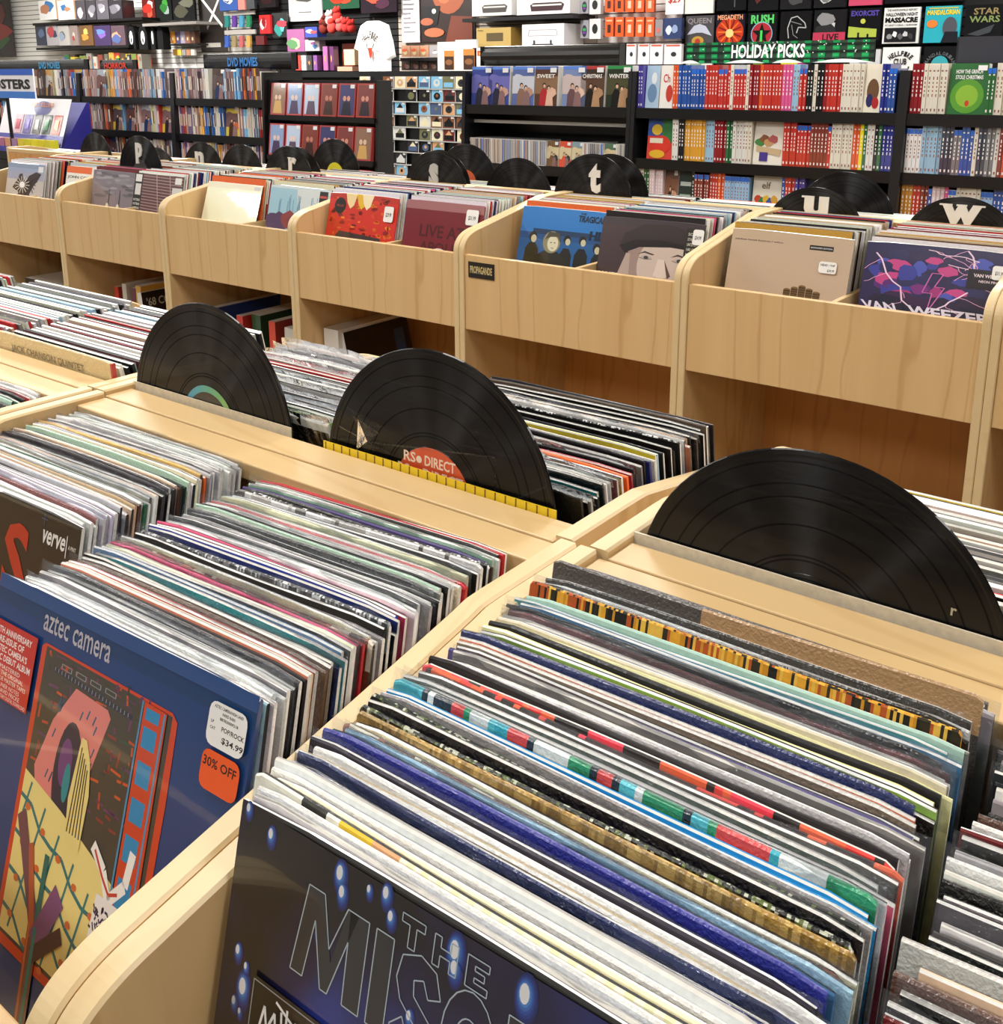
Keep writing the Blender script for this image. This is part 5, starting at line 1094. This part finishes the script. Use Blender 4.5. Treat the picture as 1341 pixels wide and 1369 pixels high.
item('pink striped packet beside the blue pillow', 'packet', 'hanging_packet', 318, 327, -5, 13, '#d07a70', y=WY-.1, d=.04); item('dark packet with white corner beside the pink striped one', 'packet', 'hanging_packet', 329, 340, -5, 12, '#2a2c30', y=WY-.1, d=.04)
item('black shirt with a round red print, above the red socks', 'shirt', 'folded_shirt', 346, 368, -10, 10, '#181416', art=figs('#d84a3c', '#2c1416'), mat='cloth')
item('red and white sock bundle on the black wall', 'socks', 'sock_bundle', 347, 361, 20, 45, '#c02a2c', y=WY-.08, d=.06, art=figs('#e8c8c8', '#3a4a9a', '#8a1a20'), mat='cloth')
item('black card with a teal wheel print on the black wall', 'card', 'print_card', 364, 384, 17, 50, '#101214', y=WY-.05, d=.02, art=figs('#2a8a84', '#5ac0b8', '#a83a4a'))
item('dark red packet under the red sock bundle', 'packet', 'hanging_packet', 342, 353, 48, 60, '#5a1418', y=WY-.08, d=.05)
item('white framed card with a grey photo on the black wall', 'frame', 'picture_card', 386, 430, -16, 28, '#eceae8', y=WY+.04, d=.02, art=lambda a: (a.rect(.08, .92, .5, 1, '#b8b4b2'), blob(a, .5, .68, .25, .1, '#3a3836', 10, .2, 3), a.rect(.3, .7, .25, .29, '#7a7876')))
tee('dark green shirt with a red tree like print, hanging top middle', 431, 480, -20, 12, '#1f4a34', art=figs('#d8432c', '#c8341f'))
tee('dark purple shirt with a red heart shaped print, hanging top middle', 482, 530, -20, 17, '#251a22', art=figs('#b8302c', '#d8503c', '#4a2a3c'))
wshelf('black wall shelf under the red plush toys', 412, 480, 49); wshelf('long black wall shelf under the white shirt', 340, 540, 96, y=WY-.5, d=.55, th=.06)
item('purple and orange toy box with bottle figures', 'box', 'toy_box', 384, 407, 39, 69, '#9a5a8a', y=WY-.2, d=.15, art=figs('#e08a4a', '#e8c8a0', '#5a8a5a')); item('blue toy box beside the purple one', 'box', 'toy_box', 408, 424, 36, 50, '#3a4aa0', y=WY-.2, d=.15, art=figs('#c8c8e8', '#b05050'))
item('small white and pink toy packet under the blue toy box', 'packet', 'toy_packet', 408, 427, 53, 68, '#d0c8d0', y=WY-.2, d=.1, art=figs('#8a4a7a', '#4a7ab0')); wshelf('black wall shelf under the purple toy box', 340, 410, 70)
for k, (px, py, c, s_) in enumerate(((433, 38, '#7a2c24', 9), (441, 27, '#e8d0c8', 8), (444, 37, '#d84a44', 9), (451, 22, '#c83a34', 8), (455, 36, '#d8605a', 8), (463, 37, '#b83430', 8), (470, 38, '#a82c28', 7), (436, 30, '#5a2420', 7))):
    p = at(px, py, WY-.2); q = s_/90*1.0; o = MB().ball((0, 0, 0), q*.62, .06, q*.7, c).ball((0, -.01, q*.72), q*.42, .06, q*.4, c).ball((-q*.3, 0, q*1.02), .02, .02, .03, c, 8, 4).ball((q*.3, 0, q*1.02), .02, .02, .03, c, 8, 4).build('plush_toy', 'cloth', smooth=True)
    o.location = p; tag(o, '%s plush toy, %s in the heap left of the white shirt' % ({0: 'brown', 1: 'cream', 2: 'bright red', 3: 'crimson', 4: 'pink red', 5: 'red', 6: 'dark red', 7: 'dark brown'}[k], nth(k+1)), 'plush toy')
for k, (a, b, c, l) in enumerate(((395, 402, '#c83c30', 'red'), (403, 409, '#d8d4d0', 'white'), (411, 417, '#3a3a3c', 'black'), (419, 424, '#7a4a8a', 'violet'), (432, 438, '#a05a90', 'mauve'), (441, 446, '#5a2a5a', 'plum'))):
    item('%s bottle shaped toy packet on the lower black shelf' % l, 'packet', 'toy_packet', a, b, 74 if k < 4 else 62, 94, c, y=WY-.42, d=.08, art=figs('#e0905a'))
item('pale boxy plush in warm beige on the lower black shelf', 'plush toy', 'plush_toy', 460, 474, 66, 87, '#e6c8a0', y=WY-.3, d=.12, mat='cloth'); item('orange toy box behind the pale boxy plush', 'box', 'toy_box', 458, 479, 58, 95, '#8a2c18', y=WY-.15, d=.08); item('peach toy packet lying under the pale boxy plush', 'packet', 'toy_packet', 451, 471, 89, 95, '#d89a80', y=WY-.4, d=.1)
# hanging white shirt: one sewn outline
ws = empty('hanging_shirt', at(502, 100, WY-.55)); tag(ws, 'white shirt with black arched lettering and red horned print hanging over the shelves', 'shirt')
k_ = (at(530, 60, WY-.55).x-at(475, 60, WY-.55).x); hh = at(502, 28, WY-.55).z-at(502, 100, WY-.55).z
out = [(-.42, 0), (.42, 0), (.42, .42), (.40, .30), (.50, .32), (.46, .62), (.36, .93), (.14, 1.0), (.06, .96), (-.06, .96), (-.14, 1.0), (-.34, .93), (-.46, .66), (-.50, .50), (-.42, .46), (-.40, .60)]
out = [(-.40, 0), (.38, 0), (.40, .32), (.50, .33), (.46, .62), (.36, .92), (.14, 1.0), (.06, .965), (-.06, .965), (-.14, 1.0), (-.32, .93), (-.44, .68), (-.50, .50), (-.41, .46)]
n_ = 24; mb = MB()
def edges_at(z):
    xs = []
    for i in range(len(out)):
        a, b = out[i], out[(i+1) % len(out)]
        if (a[1] <= z < b[1]) or (b[1] <= z < a[1]): xs.append(a[0]+(z-a[1])/(b[1]-a[1])*(b[0]-a[0]))
    return (min(xs), max(xs)) if len(xs) >= 2 else (-.1, .1)
for side in (0, 1):
    base = len(mb.v)
    for j in range(n_+1):
        z = min(.999, j/n_); a, b = edges_at(z)
        for i in range(17):
            s_ = i/16; x = a+(b-a)*s_; y = (-.05 if side == 0 else .03)*math.sin(math.pi*s_)**.5+.012*math.sin(x*40)*(1-z)
            mb.v.append((x*k_, y, z*hh))
    for j in range(n_):
        for i in range(16):
            q = base+j*17+i; mb.f.append((q, q+1, q+18, q+17) if side == 0 else (q+1, q, q+17, q+18)); mb.c.append(lin('#ecebe8'))
mb.build('shirt_body', 'cloth', ws, smooth=True)
a = Art(k_, hh, -.066, .001, -k_/2, 0); arc_text(a.mb, 'HELLFIRE', -.02*k_, .52*hh, k_*.21, -1.0, 1.0, .075, -.067, '#55504c'); a.k = 3
a.text('CLUB', .42, .57, .55, .60, '#77706c'); a.poly([(.44, .5), (.55, .5), (.53, .36), (.5, .28), (.47, .36)], '#c83c28'); a.pline([(.42, .58), (.43, .5), (.47, .48)], .02, '#4a4644'); a.pline([(.6, .58), (.56, .5), (.53, .48)], .02, '#4a4644'); a.line((.30, .48), (.40, .30), .02, '#c8a0b0'); a.pline([(.62, .30), (.65, .45), (.72, .42)], .014, '#5a5654'); a.build(ws, 'shirt_print', 'cloth')
MB().tube((0, 0, hh*.98), (0, 0, hh*1.06), .006, '#202020').tube((-.12, 0, hh*.95), (.12, 0, hh*.95), .006, '#202020').build('hanger', 'metal_black', ws)
# big poster and boxes
item('large poster: white text column beside a dim orange lit face and hand', 'poster', 'poster', 537, 634, -60, 56, '#2a1612', y=WY+.06, d=.02, art=lambda a: (a.poly(ell(.66, .62, .24, .30, 20), '#b05c38'), a.poly(ell(.60, .66, .14, .22, 16), '#c8744a'), a.poly(ell(.63, .53, .06, .025, 14), '#7a2c24'), a.poly([(.28, .42), (.55, .42), (.5, .2), (.3, .15)], '#101014'), a.poly(ell(.46, .36, .03, .03, 12), '#f0ece4'),
    a.poly(ell(.36, .24, .09, .045, 14), '#b8684a'), a.poly(ell(.46, .11, .14, .055, 14), '#c0704c'), a.poly([(.62, .0), (.98, .0), (.98, .28), (.7, .30)], '#7a3a26'), a.rect(0, .26, 0, 1, '#d8d5d8'), [a.rect(.03, .03+random.Random(k).uniform(.08, .18), .12+.055*k, .135+.055*k, '#8a888c') for k in range(14)]))
wshelf('black wall shelf under the turntable boxes', 618, 766, 22, d=.42); wshelf('long black counter shelf under the white frames', 534, 700, 97, y=WY-.5, d=.55, th=.05)
def tt(w1, c): return lambda a: (a.poly([(.28, .12), (.86, .12), (.90, .34), (.84, .42), (.32, .42), (.26, .34)], c), a.rect(.3, .85, .30, .36, '#d8d4d0'))
item('white box printed with a turntable, left on the upper shelf', 'box', 'product_box', 631, 684, -14, 21, '#e4e2e0', y=WY-.28, d=.3, art=tt(1, '#4a4644')); item('wide white box printed with a maroon turntable, on the upper shelf', 'box', 'product_box', 691, 762, -18, 19, '#e2e0de', y=WY-.28, d=.3, art=tt(1, '#3a1c24'))
item('tan carton printed with a speaker outline', 'box', 'product_box', 637, 683, 37, 62, '#c0a25e', y=WY-.28, d=.3, art=lambda a: (a.rect(.3, .78, .28, .72, '#5c4c2c'), a.text('TYSON', .04, .2, .82, .9, '#6a5630')), side='#8a6c30')
item('white carton printed with a suitcase turntable, beside the tan carton', 'box', 'product_box', 698, 754, 32, 63, '#dad8da', y=WY-.28, d=.35, art=lambda a: (a.pline([(.15, .5), (.85, .5), (.82, .75), (.18, .75), (.15, .5)], .012, '#8a8890'), a.rect(.25, .75, .08, .14, '#2a2a2c'), a.rect(.28, .32, .08, .3, '#2a2a2c'), a.rect(.68, .72, .08, .3, '#2a2a2c')))
item('white carton lying low between the tan carton and the shelf', 'box', 'product_box', 655, 760, 84, 93, '#d8d6d6', y=WY-.40, d=.25)
for k, (x_, y0_, w_, l) in enumerate(((585, 56, 24, 'left white frame with a small brown photo'), (609, 53, 28, 'middle white frame with a small brown photo'), (632, 64, 26, 'low white card with a small orange photo'))):
    item(l, 'frame', 'picture_card', x_, x_+w_, y0_, 95, '#e4e1dc', y=WY-.45, d=.03, art=(lambda a: (a.rect(.38, .92, .05, .7, '#c8843c'), a.rect(.4, .9, .05, .5, '#3a2214'), a.poly(ell(.65, .3, .2, .1, 10), '#8a5a34'))) if k < 2 else (lambda a: (a.rect(.25, .75, .66, .88, '#c8502c'), a.rect(.35, .65, .7, .8, '#e8b83c'))))
for k in range(4):
    item('boxed scented figure, %s of four under the large poster' % nth(k+1), 'box', 'product_box', 537+12.3*k, 548.5+12.3*k, 61, 76, '#c89474' if k < 3 else '#a8a2a4', y=WY-.2, d=.1, art=figs('#e0d09a', '#d8603c') if k < 3 else figs('#5a5a60', '#e0e0e0'))
    item('clear pack of pale pieces, %s of four in the lower row under the poster' % nth(k+1), 'packet', 'clear_packet', 537+12*k, 548+12*k, 81, 94, '#5c4a44', y=WY-.2, d=.1, art=figs('#b8a498', '#c8705c'))
wshelf('black wall shelf between the two rows under the poster', 535, 585, 77)
# orange packets and accessories
for rw, (y0_, y1_) in enumerate(((-8, 16), (23, 49))):
    for k in range(5):
        item('orange hanging packet with a window, %s in the %s row' % (nth(k+1), ('upper', 'lower')[rw]), 'packet', 'hanging_packet', 809+13.6*k, 820+13.6*k, y0_, y1_, '#ee5718', y=WY-.12, d=.04, art=(lambda a: (a.rect(.3, .7, .2, .62, '#3a1c14'), a.rect(.15, .85, .78, .86, '#f8b088'))) if k < 2 else (lambda a: (a.rect(.3, .7, .2, .62, '#f0b8a0'), a.rect(.15, .85, .78, .86, '#f8b088'))), side='#b83c0c')
    item('white packet with a rainbow cylinder, %s row left of the orange packets' % ('upper', 'lower')[rw], 'packet', 'hanging_packet', 776, 787, y0_+4, y1_+2, '#9a98a0', y=WY-.1, d=.05, art=lambda a: (a.poly(ell(.5, .4, .3, .34, 12), '#2a2c3c'), a.rect(.3, .7, .4, .55, '#3a9a5a'), a.rect(.3, .7, .25, .35, '#7a3a9a')))
    item('white packet with black ear cups, %s row left of the orange packets' % ('upper', 'lower')[rw], 'packet', 'hanging_packet', 788, 803, y0_+2, y1_+3, '#dcdadc', y=WY-.1, d=.05, art=lambda a: a.poly(ell(.5, .5, .25, .25, 12), '#202024'))
item('grey packet with a red roundel beside the blue packet', 'packet', 'hanging_packet', 876, 886, 26, 48, '#8a8488', y=WY-.12, d=.04, art=figs('#c86a60')); item('dark blue packet with white figures on the pegs', 'packet', 'hanging_packet', 887, 911, 24, 52, '#1f3260', y=WY-.12, d=.05, art=figs('#c8d0e0', '#8a9ac0'))
item('white price card reading twenty nine dollars in red', 'sign', 'price_card', 890, 914, -12, 19, '#e8e2e4', y=WY-.05, d=.01, art=lambda a: a.text('$29', .15, .85, .45, .78, '#b8342c', .03))
for k, (a, b) in enumerate(((837, 850), (853, 868), (869, 886), (888, 911))):
    item('white accessory packet, %s in the row under the orange packets' % nth(k+1), 'packet', 'hanging_packet', a, b, 59, 86, '#dddadc', y=WY-.12, d=.04, art=lambda a: (a.poly(ell(.55, .5, .16, .12, 10), '#26262a'), a.rect(.1, .9, .9, .97, '#d0583c')))
# framed shirts
def framed(label, px0, px1, py0, py1, col, art):
    o = tee(label, px0, px1, py0, py1, col, y=WY-.03, art=art); return o
framed('blank cream folded shirt square, upper left of the black shirt wall', 916, 954, -20, 18, '#e6e4da', None)
framed('black folded shirt with faint vertical type, top row of shirt wall', 959, 998, -30, 14, '#0c0d10', lambda a: a.rect(.6, .64, .1, .5, '#55565c'))
framed('black folded shirt with a dim grey figure, top row of shirt wall', 1001, 1041, -30, 14, '#0f1013', figs('#3a4044', '#5a2a2c'))
framed('black folded shirt with a pale grey scene, top row of shirt wall', 1044, 1085, -30, 12, '#1a1a1c', figs('#8a8a8c', '#b8b8ba', '#4a4a4c'))
framed('black folded shirt with a white and red group, top row of shirt wall', 1089, 1132, -30, 10, '#18181a', figs('#c8c8c8', '#7a7a7c', '#a02c2c'))
framed('pink and white folded shirt in the top row of the shirt wall', 1136, 1180, -30, 7, '#c84a6a', figs('#e8c0cc', '#d85a7c'))
framed('black folded shirt with a violet smudge, top right of shirt wall', 1184, 1290, -30, 3, '#120f16', figs('#6a3a6a'))
def q_art(a): a.text('QUEEN', .06, .92, .70, .92, '#8a8488', .02); a.poly([(.05, .35), (.3, .66), (.5, .72), (.72, .64), (.95, .3), (.6, .42), (.4, .42)], '#b8bccc'); a.poly(ell(.45, .14, .22, .16), '#b8903c'); a.poly(ell(.45, .12, .1, .1), '#b03a30')
framed('dark grey folded band shirt with a pale winged crest', 917, 954, 21, 60, '#4c484c', q_art)
def m_art(a):
    a.poly(ell(.5, .42, .48, .46, 24), '#b8381c')
    for k in range(16): t = k*math.pi/8; a.line((.5+.12*math.cos(t), .42+.12*math.sin(t)), (.5+.42*math.cos(t), .42+.42*math.sin(t)), .05, ['#e06a2c', '#7a1c18'][k % 2])
    a.k += 1; a.poly(ell(.5, .38, .14, .14), '#e8c880'); a.text('MEGADETH', .06, .94, .82, .98, '#e8a078', .03)
framed('dark folded band shirt with an orange red sunburst', 957, 995, 19, 60, '#1a1624', m_art)
def star(cx, cy, r_, n=5): return [(cx+(r_ if i % 2 == 0 else r_*.42)*math.sin(math.pi*i/n), cy+(r_ if i % 2 == 0 else r_*.42)*math.cos(math.pi*i/n)) for i in range(2*n)]
def r_art(a): a.text('RUSH', .1, .9, .66, .94, '#5ac86a', .04); a.poly(ell(.5, .34, .38, .38, 24), '#8ab0c8'); a.poly(ell(.5, .34, .35, .35, 24), '#a82c34'); [a.poly([(.5, .34)]+star(.5, .34, .34)[2*k-1 if k else -1:2*k+2] if k else [(.5, .34), star(.5, .34, .34)[9], star(.5, .34, .34)[0], star(.5, .34, .34)[1]], '#0e1412') for k in range(5)]; a.rect(.46, .54, .05, .45, '#4ac85c')
framed('black folded band shirt with green capitals over a red roundel and star', 1000, 1038, 17, 60, '#0c0d10', r_art)
framed('black folded shirt with white line drawn curves, beside the star shirt', 1043, 1084, 15, 60, '#0b0b0d', lambda a: (a.pline([(.3, .2), (.25, .5), (.35, .8), (.55, .85), (.8, .65), (.85, .5), (.6, .52), (.55, .35)], .03, '#b8b8ba'), a.pline([(.35, .7), (.7, .6)], .02, '#8a8a8c'), a.pline([(.38, .6), (.45, .3), (.6, .2)], .02, '#8a8a8c')))
framed('black and white folded shirt with a red lower band', 1088, 1131, 13, 56, '#151517', lambda a: (figs('#c8c8c8', '#2a2a2c', '#8a8a8c')(a), a.rect(0, 1, 0, .3, '#b83a54'), a.text('LIVE', .3, .8, .05, .25, '#2a1418')))
framed('black folded shirt with violet capitals and a lime lit window', 1135, 1177, 11, 54, '#0b0b0e', lambda a: (a.text('EXORCIST', .06, .94, .76, .93, '#5a48a8', .03), a.poly(ell(.45, .6, .08, .08), '#b8c050'), a.poly([(0, .1), (0, .45), (.35, .4), (.9, .35), (.9, .1)], '#a8b84a'), a.rect(.3, .36, .05, .25, '#0b0b0c'), a.rect(.6, .66, .05, .2, '#0b0b0c')))
def h_art(a): a.text('THE HADDONFIELD REPORT', .08, .92, .90, .96, '#3a3a3c'); a.text('HALLOWEEN NIGHT', .06, .94, .76, .86, '#1c1c1e', .03); a.text('MASSACRE', .05, .95, .58, .73, '#111113', .05); a.text('AT LEAST 3 DEAD, 1 SURVIVOR', .05, .95, .48, .54, '#2a2a2c'); a.rect(.06, .94, .04, .44, '#1c1c1e'); figs2(a)
def figs2(a): [blob(a, .2+.15*k, .2+.06*(k % 2), .07, .08, c, 9, .3, k) for k, c in enumerate(('#8a8a8c', '#e0e0e0', '#5a5a5c', '#c0c0c2', '#3a3a3c'))]
framed('white folded shirt printed like a black headline newspaper page', 1181, 1229, 10, 58, '#e4e4e2', h_art)
framed('teal folded shirt with yellow capitals and a grey rounded shape', 1236, 1284, 8, 57, '#2aa0b0', lambda a: (a.rect(.1, .9, .93, .96, '#c8b83c'), a.text('MANDALORIAN', .06, .96, .76, .90, '#e0c81c', .04), a.poly(ell(.22, .52, .15, .11), '#d87a34'), a.poly(ell(.72, .42, .2, .28), '#4c4e56'), a.poly([(.5, 0), (.98, 0), (.95, .3), (.6, .3)], '#1c1e24')))
framed('black folded shirt with mottled grey block capitals at right edge', 1290, 1341, 6, 50, '#0c0c0e', lambda a: (a.text('STAR', .22, .9, .70, .90, '#8a7a50', .02), a.text('WARS', .12, .92, .46, .66, '#7a8a54', .02), a.poly([(.1, .1), (.8, .4), (.7, .15), (.4, .05)], '#3c4044')))
def hc_art(a):
    arc_text(a.mb, 'HELLFIRE', a.ox+.5*a.W, a.oz+.38*a.H, a.W*.42, -.85, .85, .09*a.H*1.6, -.005, '#1a1a1c', .04); a.k = 5
    a.text('CLUB', .32, .68, .50, .68, '#1c1c1e', .04); a.pline([(.25, .45), (.3, .25), (.45, .15)], .04, '#1a1a1c'); a.pline([(.75, .45), (.7, .25), (.55, .15)], .04, '#1a1a1c'); a.poly([(.42, .2), (.58, .2), (.5, .02)], '#c0302c')
framed('white folded shirt with arched black lettering and horns, above the black rack side', 1179, 1228, 63, 110, '#e2e2e0', hc_art)
framed('black folded shirt with a teal dome in an arch of grey letters', 1234, 1279, 62, 110, '#0c0c0f', lambda a: (arc_text(a.mb, 'MANDALORIAN', a.ox+.5*a.W, a.oz+.4*a.H, a.W*.44, -1.3, 1.3, .1*a.H, -.005, '#5a5c62', .03), setattr(a, 'k', 5), a.poly(ell(.5, .48, .26, .26), '#3a9aa4'), a.rect(.24, .76, .40, .46, '#8a2c44')))
framed('black folded shirt with orange and grey print behind the dark sign', 1284, 1341, 84, 110, '#141210', figs('#d8822c', '#4a4a44', '#e09a3c'))
for k, (a, b, cs_) in enumerate(((917, 952, ('#d8dcd8', '#8aa08a')), (957, 995, ('#b89a2c', '#1a1a14')), (1000, 1040, ('#1c2a1c', '#6a7a2c')), (1043, 1085, ('#2a8aa0', '#b04a8a', '#c8c03c')), (1090, 1130, ('#3a1c2c', '#1a1016')), (1136, 1176, ('#c8c8ca', '#8a8a8c')))):
    framed('folded shirt half hidden under the holiday sign, %s from the left' % nth(k+1), a, b, 66, 100, ('#cfd2ce', '#14130f', '#101410', '#14161c', '#160f14', '#c4c4c6')[k], figs(*cs_))
